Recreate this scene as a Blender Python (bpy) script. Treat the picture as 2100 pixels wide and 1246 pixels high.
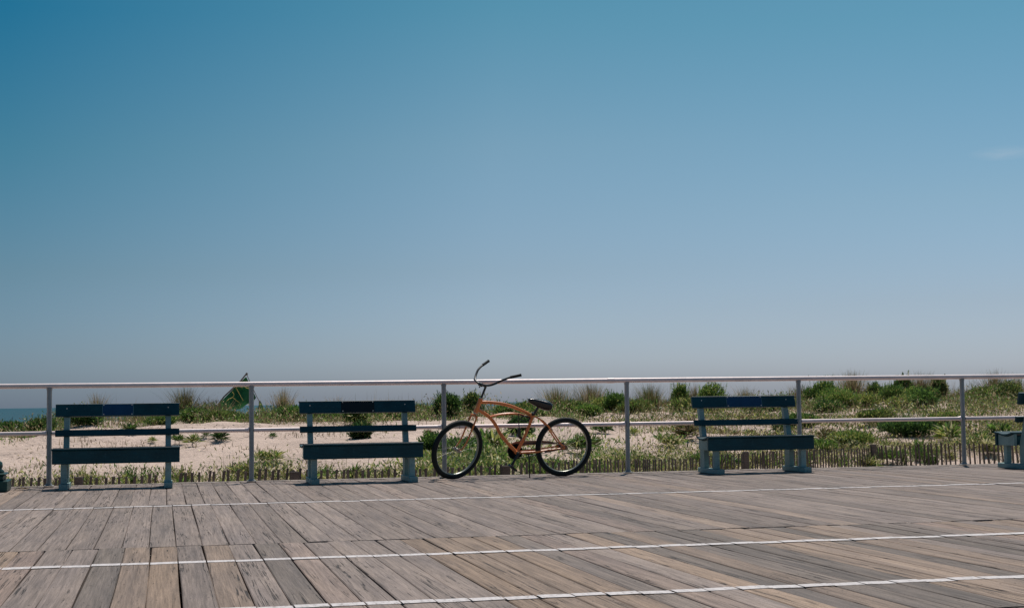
import bpy, math, random
import numpy as np
from mathutils import Vector, Matrix

random.seed(7)
RNG = np.random.default_rng(11)
R = math.radians
scene = bpy.context.scene
for o in list(bpy.data.objects):
    bpy.data.objects.remove(o)

# ------------------------------------------------------------------ camera
CAM_Z = 0.84
F_PX, YAW, PITCH, ROLL = 3136.34, 0.22394, 0.063754, -0.012628
cy, sy, cp, sp, cr, sr = math.cos(YAW), math.sin(YAW), math.cos(PITCH), math.sin(PITCH), math.cos(ROLL), math.sin(ROLL)
FWD = Vector((sy*cp, cy*cp, sp)); RT = Vector((cy, -sy, 0)); UP = RT.cross(FWD)
RT, UP = cr*RT + sr*UP, -sr*RT + cr*UP
cd = bpy.data.cameras.new('camera')
cd.sensor_width = 36; cd.lens = 36*F_PX/2100; cd.clip_start = 0.1; cd.clip_end = 40000
cam = bpy.data.objects.new('camera', cd); scene.collection.objects.link(cam)
cam.matrix_world = Matrix(((RT.x, UP.x, -FWD.x, 0), (RT.y, UP.y, -FWD.y, 0), (RT.z, UP.z, -FWD.z, CAM_Z), (0, 0, 0, 1)))
scene.camera = cam

# ------------------------------------------------------------------ light
SUN_DIR = Vector((0.20, 0.42, 0.885)).normalized()      # towards the sun: high, beyond the rail, a little right
SUN_EL = math.asin(SUN_DIR.z); SUN_AZ = math.atan2(SUN_DIR.x, SUN_DIR.y)
sd = bpy.data.lights.new('sun', 'SUN'); sd.energy = 4.0; sd.angle = R(0.5); sd.color = (1.0, 0.93, 0.86)
sun = bpy.data.objects.new('sun', sd); scene.collection.objects.link(sun)
sun.rotation_euler = SUN_DIR.to_track_quat('Z', 'Y').to_euler()

world = bpy.data.worlds.new('World'); scene.world = world; world.use_nodes = True
wt = world.node_tree; wn = wt.nodes; wl = wt.links; wn.clear()
sky = wn.new('ShaderNodeTexSky'); sky.sky_type = 'NISHITA'; sky.sun_disc = False
sky.sun_elevation = SUN_EL; sky.sun_rotation = SUN_AZ
sky.air_density = 1.0; sky.dust_density = 1.0; sky.ozone_density = 2.0
tc = wn.new('ShaderNodeTexCoord'); sep = wn.new('ShaderNodeSeparateXYZ'); wl.new(tc.outputs['Generated'], sep.inputs[0])
# the clear sky deepens upwards and away from the sun's side
SKY = {'L': [(0.0, (.409, .564, .923)), (.029, (.382, .531, .805)), (.084, (.304, .464, .589)), (.161, (.177, .451, .519)), (.246, (.063, .411, .507)), (.6, (.25, .50, .58))],
       'C': [(0.0, (.571, .703, 1.086)), (.027, (.637, .764, 1.092)), (.085, (.559, .666, .807)), (.166, (.506, .691, .722)), (.254, (.305, .66, .662)), (.6, (.34, .60, .66))],
       'R': [(0.0, (.651, .789, 1.203)), (.021, (.717, .844, 1.221)), (.06, (.648, .739, .957)), (.124, (.592, .749, .831)), (.238, (.383, .727, .735)), (.6, (.40, .66, .70))]}
rout = []
for key in 'LCR':
    ramp = wn.new('ShaderNodeValToRGB'); wl.new(sep.outputs['Z'], ramp.inputs[0]);
    els = ramp.color_ramp.elements
    while len(els) < len(SKY[key]): els.new(0.5)
    for e, (p_, c_) in zip(els, SKY[key]): e.position = p_; e.color = (*c_, 1)
    rout.append(ramp.outputs[0])
def xfac(a_, b_):
    m_ = wn.new('ShaderNodeMapRange'); m_.inputs['From Min'].default_value = a_; m_.inputs['From Max'].default_value = b_; wl.new(sep.outputs['X'], m_.inputs['Value']); return m_.outputs[0]
mA = wn.new('ShaderNodeMix'); mA.data_type = 'RGBA'; wl.new(xfac(-.095, .21), mA.inputs['Factor']); wl.new(rout[0], mA.inputs['A']); wl.new(rout[1], mA.inputs['B'])
mB_ = wn.new('ShaderNodeMix'); mB_.data_type = 'RGBA'; wl.new(xfac(.21, .51), mB_.inputs['Factor']); wl.new(mA.outputs['Result'], mB_.inputs['A']); wl.new(rout[2], mB_.inputs['B'])
mul2 = wn.new('ShaderNodeMix'); mul2.data_type = 'RGBA'; mul2.blend_type = 'MULTIPLY'; mul2.inputs['Factor'].default_value = 1
wl.new(sky.outputs[0], mul2.inputs['A']); wl.new(mB_.outputs['Result'], mul2.inputs['B'])
# one faint wisp of cloud low in the sky
cdir = (FWD*F_PX + RT*(2062-1050) + UP*(623-314)).normalized()
sub = wn.new('ShaderNodeVectorMath'); sub.operation = 'SUBTRACT'; sub.inputs[1].default_value = cdir
wl.new(tc.outputs['Generated'], sub.inputs[0])
sc = wn.new('ShaderNodeVectorMath'); sc.operation = 'MULTIPLY'; sc.inputs[1].default_value = (55, 55, 260); wl.new(sub.outputs[0], sc.inputs[0])
ln = wn.new('ShaderNodeVectorMath'); ln.operation = 'LENGTH'; wl.new(sc.outputs[0], ln.inputs[0])
cn = wn.new('ShaderNodeTexNoise'); cn.inputs['Scale'].default_value = 1.6; cn.inputs['Detail'].default_value = 5; wl.new(sc.outputs[0], cn.inputs['Vector'])
mr = wn.new('ShaderNodeMapRange'); mr.inputs['From Min'].default_value = 1.3; mr.inputs['From Max'].default_value = 0.0; wl.new(ln.outputs['Value'], mr.inputs['Value'])
mm = wn.new('ShaderNodeMath'); mm.operation = 'MULTIPLY'; wl.new(mr.outputs[0], mm.inputs[0]); wl.new(cn.outputs[0], mm.inputs[1])
mm2 = wn.new('ShaderNodeMath'); mm2.operation = 'MULTIPLY'; mm2.inputs[1].default_value = 0.28; wl.new(mm.outputs[0], mm2.inputs[0])
cmix = wn.new('ShaderNodeMix'); cmix.data_type = 'RGBA'; cmix.inputs['B'].default_value = (7.0, 7.0, 7.4, 1)
wl.new(mm2.outputs[0], cmix.inputs['Factor']); wl.new(mul2.outputs['Result'], cmix.inputs['A'])
bg = wn.new('ShaderNodeBackground'); bg.inputs['Strength'].default_value = 0.09; wl.new(cmix.outputs['Result'], bg.inputs[0])
wo = wn.new('ShaderNodeOutputWorld'); wl.new(bg.outputs[0], wo.inputs[0])

scene.view_settings.view_transform = 'Standard'; scene.view_settings.look = 'None'
scene.view_settings.exposure = 0.0; scene.view_settings.gamma = 1.0
scene.render.engine = 'CYCLES'

# ------------------------------------------------------------------ helpers
def link(o, parent=None):
    scene.collection.objects.link(o)
    if parent is not None: o.parent = parent
    return o

def tag(o, label=None, cat=None, group=None, kind=None):
    if label: o['label'] = label
    if cat: o['category'] = cat
    if group: o['group'] = group
    if kind: o['kind'] = kind
    return o

def empty(name, loc=(0, 0, 0), rz=0.0):
    o = bpy.data.objects.new(name, None); o.location = loc; o.rotation_euler = (0, 0, rz); o.empty_display_size = 0.2
    return link(o)

class MB:
    """collects vertices and faces for one mesh object"""
    def __init__(s): s.v = []; s.f = []; s.c = []; s.smooth = []
    def add(s, vs, fs, col=None, smooth=False):
        n = len(s.v); s.v += [tuple(p) for p in vs]; s.f += [tuple(i+n for i in f) for f in fs]
        s.smooth += [smooth]*len(fs); s.c += [col or (1, 1, 1)]*len(vs)
    def box(s, x0, x1, y0, y1, z0, z1, b=0.0, M=None, col=None):
        if b <= 0:
            vs = [(x, y, z) for z in (z0, z1) for y in (y0, y1) for x in (x0, x1)]
            fs = [(0, 2, 3, 1), (4, 5, 7, 6), (0, 1, 5, 4), (2, 6, 7, 3), (0, 4, 6, 2), (1, 3, 7, 5)]
        else:
            vs = []; idx = {}
            X = (x0, x1); Y = (y0, y1); Z = (z0, z1)
            for i in (0, 1):
                for j in (0, 1):
                    for k in (0, 1):
                        bx = b if i == 0 else -b; by = b if j == 0 else -b; bz = b if k == 0 else -b
                        idx[i, j, k, 0] = len(vs); vs.append((X[i], Y[j]+by, Z[k]+bz))
                        idx[i, j, k, 1] = len(vs); vs.append((X[i]+bx, Y[j], Z[k]+bz))
                        idx[i, j, k, 2] = len(vs); vs.append((X[i]+bx, Y[j]+by, Z[k]))
            g = lambda i, j, k, a: idx[i, j, k, a]
            fs = []
            for i in (0, 1): fs.append([g(i, 0, 0, 0), g(i, 1, 0, 0), g(i, 1, 1, 0), g(i, 0, 1, 0)][::1 if i else -1])
            for j in (0, 1): fs.append([g(0, j, 0, 1), g(0, j, 1, 1), g(1, j, 1, 1), g(1, j, 0, 1)][::1 if j else -1])
            for k in (0, 1): fs.append([g(0, 0, k, 2), g(1, 0, k, 2), g(1, 1, k, 2), g(0, 1, k, 2)][::1 if k else -1])
            def orient(f):
                c = Vector(((x0+x1)/2, (y0+y1)/2, (z0+z1)/2)); P = [Vector(vs[i]) for i in f]
                nrm = (P[1]-P[0]).cross(P[2]-P[0]); m = sum(P, Vector())/len(P)
                return f if nrm.dot(m-c) > 0 else f[::-1]
            for i in (0, 1):
                for j in (0, 1): fs.append([g(i, j, 0, 0), g(i, j, 0, 1), g(i, j, 1, 1), g(i, j, 1, 0)])
                for k in (0, 1): fs.append([g(i, 0, k, 0), g(i, 0, k, 2), g(i, 1, k, 2), g(i, 1, k, 0)])
            for j in (0, 1):
                for k in (0, 1): fs.append([g(0, j, k, 1), g(0, j, k, 2), g(1, j, k, 2), g(1, j, k, 1)])
            for i in (0, 1):
                for j in (0, 1):
                    for k in (0, 1): fs.append([g(i, j, k, 0), g(i, j, k, 1), g(i, j, k, 2)])
            fs = [orient(f) for f in fs]
        if M is not None: vs = [tuple(M @ Vector(p)) for p in vs]
        s.add(vs, fs, col)
    def tube(s, pts, r, n=10, col=None, caps=True, flat=1.0):
        pts = [Vector(p) for p in pts]; m = len(pts)
        rr = r if isinstance(r, (list, tuple)) else [r]*m
        vs = []; prev = None
        for i, p in enumerate(pts):
            t = (pts[min(i+1, m-1)]-pts[max(i-1, 0)]).normalized()
            if prev is None:
                a = Vector((0, 0, 1)) if abs(t.z) < .9 else Vector((1, 0, 0)); u = t.cross(a).normalized()
            else: u = (prev - t*prev.dot(t)).normalized()
            prev = u; w = t.cross(u)
            for k in range(n):
                an = 2*math.pi*k/n; vs.append(p + rr[i]*(math.cos(an)*u + flat*math.sin(an)*w))
        fs = [(i*n+k, i*n+(k+1) % n, (i+1)*n+(k+1) % n, (i+1)*n+k) for i in range(m-1) for k in range(n)]
        s.add(vs, fs, col, True)
        if caps:
            s.add(vs[:n], [tuple(range(n))[::-1]], col); s.add(vs[-n:], [tuple(range(n))], col)
    def lathe(s, prof, c=(0, 0, 0), n=24, M=None, smooth=True, rot=0.0):
        vs = []; m = len(prof)
        for (r, z) in prof:
            for k in range(n):
                a = 2*math.pi*k/n+rot; p = Vector((c[0]+r*math.cos(a), c[1]+r*math.sin(a), c[2]+z))
                vs.append(tuple(M @ p) if M is not None else tuple(p))
        fs = [(i*n+k, i*n+(k+1) % n, (i+1)*n+(k+1) % n, (i+1)*n+k) for i in range(m-1) for k in range(n)]
        s.add(vs, fs, None, smooth)
        s.add(vs[:n], [tuple(range(n))[::-1]]); s.add(vs[-n:], [tuple(range(n))])
    def torus(s, c, ax, Rr, r, n=56, m=12, r2=None):
        c = Vector(c); ax = Vector(ax).normalized(); a = ax.cross(Vector((0, 0, 1)))
        a = a.normalized() if a.length > .1 else Vector((1, 0, 0)); b = ax.cross(a); r2 = r2 or r
        vs = []
        for i in range(n):
            t = 2*math.pi*i/n; d = math.cos(t)*a+math.sin(t)*b
            for j in range(m):
                q = 2*math.pi*j/m; vs.append(c+d*(Rr+r*math.cos(q))+ax*r2*math.sin(q))
        fs = [(i*m+j, ((i+1) % n)*m+j, ((i+1) % n)*m+(j+1) % m, i*m+(j+1) % m) for i in range(n) for j in range(m)]
        s.add(vs, fs, None, True)
    def prism(s, poly, axis, a0, a1, M=None):
        """poly = 2D outline; axis 0: outline in YZ extruded along X; 1: outline in XZ extruded along Y"""
        n = len(poly)
        mk = (lambda p, a: (a, p[0], p[1])) if axis == 0 else (lambda p, a: (p[0], a, p[1]))
        vs = [mk(p, a0) for p in poly]+[mk(p, a1) for p in poly]
        if M is not None: vs = [tuple(M @ Vector(p)) for p in vs]
        fs = [tuple(range(n)), tuple(range(2*n-1, n-1, -1))]+[(i, i+n, (i+1) % n+n, (i+1) % n) for i in range(n)]
        s.add(vs, fs)
    def build(s, name, mat, parent=None, color=False, fixn=True):
        me = bpy.data.meshes.new(name); me.from_pydata(s.v, [], s.f)
        me.polygons.foreach_set('use_smooth', s.smooth)
        if color:
            ca = me.color_attributes.new('col', 'FLOAT_COLOR', 'POINT')
            ca.data.foreach_set('color', np.array([(*c, 1.0) for c in s.c], dtype=np.float32).ravel())
        me.materials.append(mat)
        if fixn:
            import bmesh
            bm = bmesh.new(); bm.from_mesh(me); bmesh.ops.recalc_face_normals(bm, faces=bm.faces); bm.to_mesh(me); bm.free()
        me.update()
        return link(bpy.data.objects.new(name, me), parent)

def catmull(pts, k=6):
    P = [Vector(p) for p in pts]; out = []
    for i in range(len(P)-1):
        p0 = P[max(i-1, 0)]; p1 = P[i]; p2 = P[i+1]; p3 = P[min(i+2, len(P)-1)]
        for j in range(k):
            t = j/k; out.append(0.5*((2*p1)+(p2-p0)*t+(2*p0-5*p1+4*p2-p3)*t*t+(3*p1-p0-3*p2+p3)*t**3))
    out.append(P[-1]); return out

# ---- materials
class NT:
    def __init__(s, name):
        s.m = bpy.data.materials.new(name); s.m.use_nodes = True; s.t = s.m.node_tree; s.n = s.t.nodes; s.l = s.t.links
        s.b = s.n['Principled BSDF']
    def node(s, t, **kw):
        n = s.n.new(t)
        for k, v in kw.items():
            if k in n.inputs: n.inputs[k].default_value = v
            else: setattr(n, k, v)
        return n
    def coord(s, scale=(1, 1, 1), off=None):
        c = s.node('ShaderNodeTexCoord'); mp = s.node('ShaderNodeMapping'); mp.inputs['Scale'].default_value = scale
        s.l.new(c.outputs['Object'], mp.inputs['Vector']); return mp.outputs[0]
    def noise(s, vec, scale, detail=4, rough=.55, dist=0):
        n = s.node('ShaderNodeTexNoise', Scale=scale, Detail=detail, Roughness=rough, Distortion=dist); s.l.new(vec, n.inputs['Vector']); return n.outputs[0]
    def ramp(s, fac, stops):
        r = s.node('ShaderNodeValToRGB'); e = r.color_ramp.elements
        while len(e) < len(stops): e.new(.5)
        for a, (p, c) in zip(e, stops): a.position = p; a.color = (c, c, c, 1) if not isinstance(c, tuple) else (*c, 1)
        s.l.new(fac, r.inputs[0]); return r.outputs[0]
    def mix(s, a, b, fac=1.0, mode='MIX'):
        m = s.node('ShaderNodeMix', data_type='RGBA', blend_type=mode)
        for k, v in (('A', a), ('B', b), ('Factor', fac)):
            if hasattr(v, 'is_linked') or isinstance(v, bpy.types.NodeSocket): s.l.new(v, m.inputs[k])
            else: m.inputs[k].default_value = (*v, 1) if isinstance(v, tuple) else v
        return m.outputs['Result']
    def math(s, op, a, b):
        m = s.node('ShaderNodeMath', operation=op)
        for i, v in enumerate((a, b)):
            if isinstance(v, bpy.types.NodeSocket): s.l.new(v, m.inputs[i])
            else: m.inputs[i].default_value = v
        return m.outputs[0]
    def bump(s, h, strength=.3, dist=.01, normal=None):
        b = s.node('ShaderNodeBump', Strength=strength, Distance=dist); s.l.new(h, b.inputs['Height'])
        if normal: s.l.new(normal, b.inputs['Normal'])
        s.l.new(b.outputs[0], s.b.inputs['Normal']); return b.outputs[0]
    def set(s, **kw):
        for k, v in kw.items():
            k = k.replace('_', ' ')
            if isinstance(v, bpy.types.NodeSocket): s.l.new(v, s.b.inputs[k])
            else: s.b.inputs[k].default_value = (*v, 1) if isinstance(v, tuple) else v
        return s

def worn_paint(name, col, edge=.10, rough=.5, var=.25, wear=None, spec=.3, metal=0.0, scl=1.0):
    """paint or plastic with broad tone changes, grain and small chips"""
    t = NT(name); v = t.coord((1, 1, 1))
    big = t.ramp(t.noise(v, 3.2*scl, 5), [(.3, 1-var), (.7, 1+var*.6)])
    fine = t.ramp(t.noise(t.coord((4, 30, 30)), 3*scl, 4), [(.25, 1-var*.7), (.75, 1+var*.4)])
    c = t.mix(t.mix(col, big, 1.0, 'MULTIPLY'), fine, 1.0, 'MULTIPLY')
    if wear:
        msk = t.ramp(t.noise(v, 34*scl, 6, .7), [(.60, 0.0), (.67, 1.0)])
        c = t.mix(c, wear, t.math('MULTIPLY', msk, .75))
    t.set(Base_Color=c, Roughness=t.math('ADD', t.math('MULTIPLY', big, .12), rough-.1), Metallic=metal)
    t.b.inputs['Specular IOR Level'].default_value = spec
    t.bump(t.noise(t.coord((6, 40, 40)), 4*scl, 5), .25, .004)
    return t.m

M_DARK = worn_paint('dark_teal_paint', (0.003, 0.051, 0.068), rough=.55, wear=(0.03, 0.085, 0.10), var=.35)
M_LEG = worn_paint('grey_teal_paint', (0.25, 0.365, 0.35), rough=.6, wear=(0.05, 0.08, 0.08))
M_PLQ_BLUE = worn_paint('blue_plaque', (0.008, 0.05, 0.12), rough=.45, var=.2)
M_PLQ_BLACK = worn_paint('black_plaque', (0.006, 0.009, 0.011), rough=.42, var=.2)
M_PLQ_RIM = worn_paint('plaque_edge', (0.10, 0.20, 0.24), rough=.4)
M_SCREW = worn_paint('screw_head', (0.6, 0.6, 0.58), rough=.35, metal=.6)
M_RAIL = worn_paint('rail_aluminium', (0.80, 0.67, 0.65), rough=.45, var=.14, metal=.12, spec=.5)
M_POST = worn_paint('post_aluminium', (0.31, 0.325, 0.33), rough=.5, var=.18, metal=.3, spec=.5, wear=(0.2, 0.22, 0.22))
M_ORANGE = worn_paint('orange_frame_paint', (0.78, 0.235, 0.065), rough=.33, var=.16, wear=(0.30, 0.08, 0.03), spec=.5)
M_GUARD = worn_paint('dull_orange_paint', (0.27, 0.15, 0.10), rough=.45, var=.3)
M_RUBBER = worn_paint('tyre_rubber', (0.014, 0.018, 0.018), rough=.75, var=.3)
M_RIM = worn_paint('rim_steel', (0.30, 0.31, 0.27), rough=.35, metal=.6, var=.2)
M_SPOKE = worn_paint('spoke_steel', (0.35, 0.34, 0.30), rough=.4, metal=.7, var=.1)
M_BLACK = worn_paint('black_paint', (0.012, 0.014, 0.015), rough=.38, var=.2, spec=.5)
M_MATT = worn_paint('matt_black', (0.006, 0.008, 0.009), rough=.85, var=.2, spec=.1)
M_VINYL = worn_paint('black_vinyl', (0.010, 0.011, 0.013), rough=.2, var=.1, spec=.6)
M_CHROME = worn_paint('worn_steel', (0.42, 0.40, 0.36), rough=.33, metal=.8)
M_GREENIRON = worn_paint('dark_green_iron', (0.012, 0.055, 0.048), rough=.42, var=.3, wear=(0.02, 0.03, 0.03))
M_SLAT = worn_paint('weathered_slat', (0.125, 0.102, 0.09), rough=.9, var=.5)
M_WIRE = worn_paint('rusty_wire', (0.10, 0.07, 0.05), rough=.8)
M_POLE = worn_paint('bleached_pole', (0.20, 0.17, 0.15), rough=.8)
M_YELLOW = worn_paint('yellow_letter_paint', (0.50, 0.42, 0.13), rough=.8, var=.3)

def cloth_mat():
    t = NT('green_cloth'); v = t.coord()
    c = t.mix((0.045, 0.215, 0.09), t.ramp(t.noise(v, 2.5, 5), [(.3, .6), (.7, 1.25)]), 1, 'MULTIPLY')
    t.set(Base_Color=c, Roughness=.85); t.bump(t.noise(v, 9, 3), .5, .02)
    tr = t.node('ShaderNodeBsdfTranslucent'); t.l.new(c, tr.inputs['Color']); mx = t.node('ShaderNodeMixShader'); mx.inputs[0].default_value = .5
    t.l.new(t.b.outputs[0], mx.inputs[1]); t.l.new(tr.outputs[0], mx.inputs[2]); t.l.new(mx.outputs[0], t.n['Material Output'].inputs['Surface'])
    return t.m
M_CLOTH = cloth_mat()

def attr_mat(name, rough=.7, trans=0.0, noise_scale=0, spec=.3):
    t = NT(name); a = t.node('ShaderNodeAttribute', attribute_name='col')
    c = a.outputs['Color']
    if noise_scale:
        c = t.mix(c, t.ramp(t.noise(t.coord(), noise_scale, 3), [(.3, .75), (.7, 1.2)]), 1, 'MULTIPLY')
    t.set(Base_Color=c, Roughness=rough); t.b.inputs['Specular IOR Level'].default_value = spec
    if trans > 0:
        tr = t.node('ShaderNodeBsdfTranslucent'); t.l.new(c, tr.inputs['Color'])
        mx = t.node('ShaderNodeMixShader'); mx.inputs[0].default_value = trans
        out = t.n['Material Output']; t.l.new(t.b.outputs[0], mx.inputs[1]); t.l.new(tr.outputs[0], mx.inputs[2]); t.l.new(mx.outputs[0], out.inputs['Surface'])
    return t.m
M_LEAF = attr_mat('leaf', rough=.42, trans=.48, noise_scale=14, spec=.35)
M_GRASS = attr_mat('grass_blade', rough=.65, trans=.32, spec=.2)
M_STEM = worn_paint('plant_stem', (0.10, 0.085, 0.045), rough=.8)

def board_mat():
    t = NT('weathered_boards')
    a = t.node('ShaderNodeAttribute', attribute_name='col'); rn = t.node('ShaderNodeAttribute', attribute_name='rnd')
    tcn = t.node('ShaderNodeTexCoord'); ad = t.node('ShaderNodeVectorMath', operation='ADD')
    t.l.new(tcn.outputs['Object'], ad.inputs[0]); t.l.new(rn.outputs['Color'], ad.inputs[1])
    def vec(sx, syy):
        m = t.node('ShaderNodeVectorMath', operation='MULTIPLY'); m.inputs[1].default_value = (sx, syy, 1); t.l.new(ad.outputs[0], m.inputs[0]); return m.outputs[0]
    grain = t.noise(vec(1, .022), 130, 5, .65, .15)
    grain2 = t.noise(vec(1, .030), 38, 5, .62, .4)
    blot = t.noise(vec(1, .10), 8, 5, .6)
    c = t.mix(a.outputs['Color'], t.ramp(grain, [(.28, .66), (.72, 1.26)]), 1, 'MULTIPLY')
    c = t.mix(c, t.ramp(grain2, [(.3, .70), (.7, 1.22)]), 1, 'MULTIPLY')
    c = t.mix(c, t.ramp(blot, [(.3, (.80, .79, .80)), (.7, (1.20, 1.15, 1.08))]), 1, 'MULTIPLY')
    c = t.mix(c, t.ramp(t.noise(vec(1, .45), 210, 3, .7), [(.3, .72), (.7, 1.22)]), 1, 'MULTIPLY')
    # drying checks: thin dark wandering lines in patches
    ck = t.noise(vec(1, .016), 22, 3, .62, .3)
    line = t.ramp(ck, [(.480, 0.0), (.493, 1.0), (.502, 1.0), (.514, 0.0)])
    patch = t.ramp(t.noise(vec(1, .12), 6.5, 3, .6), [(.47, 0.0), (.55, 1.0)])
    short = t.ramp(t.noise(vec(1, .11), 24, 3, .65), [(.43, 0.0), (.50, 1.0)])
    k = t.math('MULTIPLY', t.math('MULTIPLY', line, patch), short)
    c = t.mix(c, (0.022, 0.019, 0.018), t.math('MULTIPLY', k, .92))
    # knots and specks
    sp_ = t.ramp(t.noise(vec(1, .6), 26, 2, .5), [(.735, 0.0), (.77, 1.0)])
    c = t.mix(c, (0.04, 0.033, 0.03), t.math('MULTIPLY', sp_, .7))
    t.set(Base_Color=c, Roughness=.78); t.b.inputs['Specular IOR Level'].default_value = .25
    h = t.math('SUBTRACT', t.math('ADD', t.math('MULTIPLY', grain, .5), t.math('MULTIPLY', grain2, .6)), t.math('MULTIPLY', k, 1.6))
    t.bump(h, .65, .006)
    return t.m
M_BOARD = board_mat()

def line_mat():
    t = NT('worn_white_paint'); v = t.coord((1, .2, 1))
    c = t.mix((0.58, 0.535, 0.525), t.ramp(t.noise(t.coord((1, .2, 1)), 40, 4), [(.3, .8), (.7, 1.1)]), 1, 'MULTIPLY')
    worn = t.ramp(t.noise(t.coord((1, .25, 1)), 60, 5, .7), [(.54, 0.0), (.64, 1.0)])
    c = t.mix(c, (0.27, 0.235, 0.22), t.math('MULTIPLY', worn, .8))
    t.set(Base_Color=c, Roughness=.7); return t.m
M_LINE = line_mat()

def sand_mat():
    t = NT('dune_sand'); v = t.coord()
    c = t.mix((0.62, 0.485, 0.405), t.ramp(t.noise(v, .45, 5), [(.3, .86), (.7, 1.08)]), 1, 'MULTIPLY')
    c = t.mix(c, t.ramp(t.noise(v, 26, 5, .65), [(.3, .82), (.7, 1.10)]), 1, 'MULTIPLY')
    deb = t.ramp(t.noise(t.coord((1, 1, 1)), 7, 6, .75), [(.60, 0.0), (.68, 1.0)])
    c = t.mix(c, (0.16, 0.12, 0.085), t.math('MULTIPLY', deb, .6))
    t.set(Base_Color=c, Roughness=.95); t.b.inputs['Specular IOR Level'].default_value = .1
    h = t.math('ADD', t.noise(v, 2.6, 6, .65), t.math('MULTIPLY', t.noise(v, 16, 4), .4))
    t.bump(h, .8, .15)
    return t.m
M_SAND = sand_mat()

def sea_mat():
    t = NT('sea_water'); v = t.coord((.25, 1, 1))
    t.set(Base_Color=(0.008, 0.066, 0.092), Roughness=.5); t.b.inputs['IOR'].default_value = 1.33; t.b.inputs['Specular IOR Level'].default_value = .25
    t.bump(t.noise(v, .12, 6, .7), 1.0, 2.5); return t.m
M_SEA = sea_mat()

# ------------------------------------------------------------------ terrain
def sstep(a, b, x):
    t = np.clip((x-a)/(b-a), 0, 1); return t*t*(3-2*t)
FENCE = [(-14.0, 21.6), (-2.6, 22.2), (-1.2, 21.85), (0.9, 21.9), (2.5, 22.05), (5.86, 22.5), (9.9, 25.9), (14.27, 28.9), (16.5, 28.7), (18.2, 28.3), (24, 28.0)]
def fence_y(x): return np.interp(x, [p[0] for p in FENCE], [p[1] for p in FENCE])
_ph = np.random.default_rng(5).uniform(0, 6.28, (40, 3)); _kk = np.random.default_rng(6).normal(0, 1, (40, 2))
def bumps(x, y):
    z = 0*x
    for i in range(14):
        z = z+.016*np.sin(_kk[i, 0]*.9*x+_kk[i, 1]*.9*y+_ph[i, 0])
    for i in range(14, 30):
        z = z+.012*np.sin(_kk[i, 0]*3*x+_kk[i, 1]*3*y+_ph[i, 0])
    return z
def ground_z(x, y):
    x = np.asarray(x, float); y = np.asarray(y, float)
    yf = fence_y(x); yc = np.interp(x, [-30, 6, 14, 40], [43, 43, 47, 48]); hc = np.interp(x, [-12, -3.3, -1.7, 5, 15, 24, 40], [.20, .20, .41, .46, .55, .68, .70])
    t = np.clip((y-yf)/(yc-yf), 0, 1)
    toe = -.62
    prof = np.interp(t, [0, .12, .28, .45, .65, .85, 1.0], [0, .20, .47, .67, .84, .95, 1.0])
    z = toe+(hc-toe)*prof
    front = toe-.25*np.clip((yf-y)/6, 0, 1)
    z = np.where(y < yf, front, z)
    back = hc-(hc+2.9)*sstep(0, 34, y-yc)-1.9*sstep(20, 75, y-yc)
    z = np.where(y > yc, back, z)
    fade = np.clip((y-yf)/2, 0, 1)*np.clip((120-y)/40, 0, 1)
    return z+bumps(x, y)*(.25+.75*fade)
def axis_vals(segs):
    out = []
    for a, b, st in segs: out += list(np.arange(a, b, st))
    out.append(segs[-1][1]); return np.array(out)
gx = axis_vals([(-1500, -300, 300), (-300, -60, 30), (-60, -14, 2.0), (-14, 32, .22), (32, 90, 2.5), (90, 300, 30), (300, 1500, 300)])
gy = axis_vals([(-400, -40, 60), (-40, 16, 4), (16, 52, .22), (52, 130, 3.0)])
GX, GY = np.meshgrid(gx, gy); GZ = ground_z(GX, GY)
GZ = np.where(GY < 16, np.minimum(GZ, -.85), GZ)
nx, ny = len(gx), len(gy)
mb = MB(); me = bpy.data.meshes.new('sand_ground')
V = np.stack([GX, GY, GZ], -1).reshape(-1, 3)
ii = (np.arange(ny-1)[:, None]*nx+np.arange(nx-1)[None]).ravel()
F = np.stack([ii, ii+1, ii+nx+1, ii+nx], -1)
me.from_pydata(V.tolist(), [], F.tolist()); me.polygons.foreach_set('use_smooth', [True]*len(F)); me.materials.append(M_SAND)
tag(link(bpy.data.objects.new('sand_ground', me)), 'pale pinkish beach sand rising to low dunes behind the boardwalk', kind='structure')
mb = MB(); mb.add([(-20000, 100, -4.0), (20000, 100, -4.0), (20000, 20000, -4.0), (-20000, 20000, -4.0)], [(0, 1, 2, 3)])
tag(mb.build('sea_water', M_SEA), 'blue green sea glimpsed beyond the dunes', kind='structure')

def W(u, v, Y):
    d = FWD*F_PX+RT*(u-1050)+UP*(623-v); return Vector((0, 0, CAM_Z))+d*(Y/d.y)
def G(u, v=None, Y=None):
    """where the sight line of the survey point meets the dune"""
    if Y is not None:
        p = W(u, 800, Y); return Vector((p.x, p.y, float(ground_z(p.x, p.y))))
    d = FWD*F_PX+RT*(u-1050)+UP*(623-v); ys = np.arange(19, 60, .1)
    xs = ys*d.x/d.y; zs = CAM_Z+ys*d.z/d.y; g = ground_z(xs, ys); k = np.argmax(g >= zs) if (g >= zs).any() else int(np.argmin(zs-g))
    return Vector((xs[k], ys[k], float(g[k])))

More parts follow.
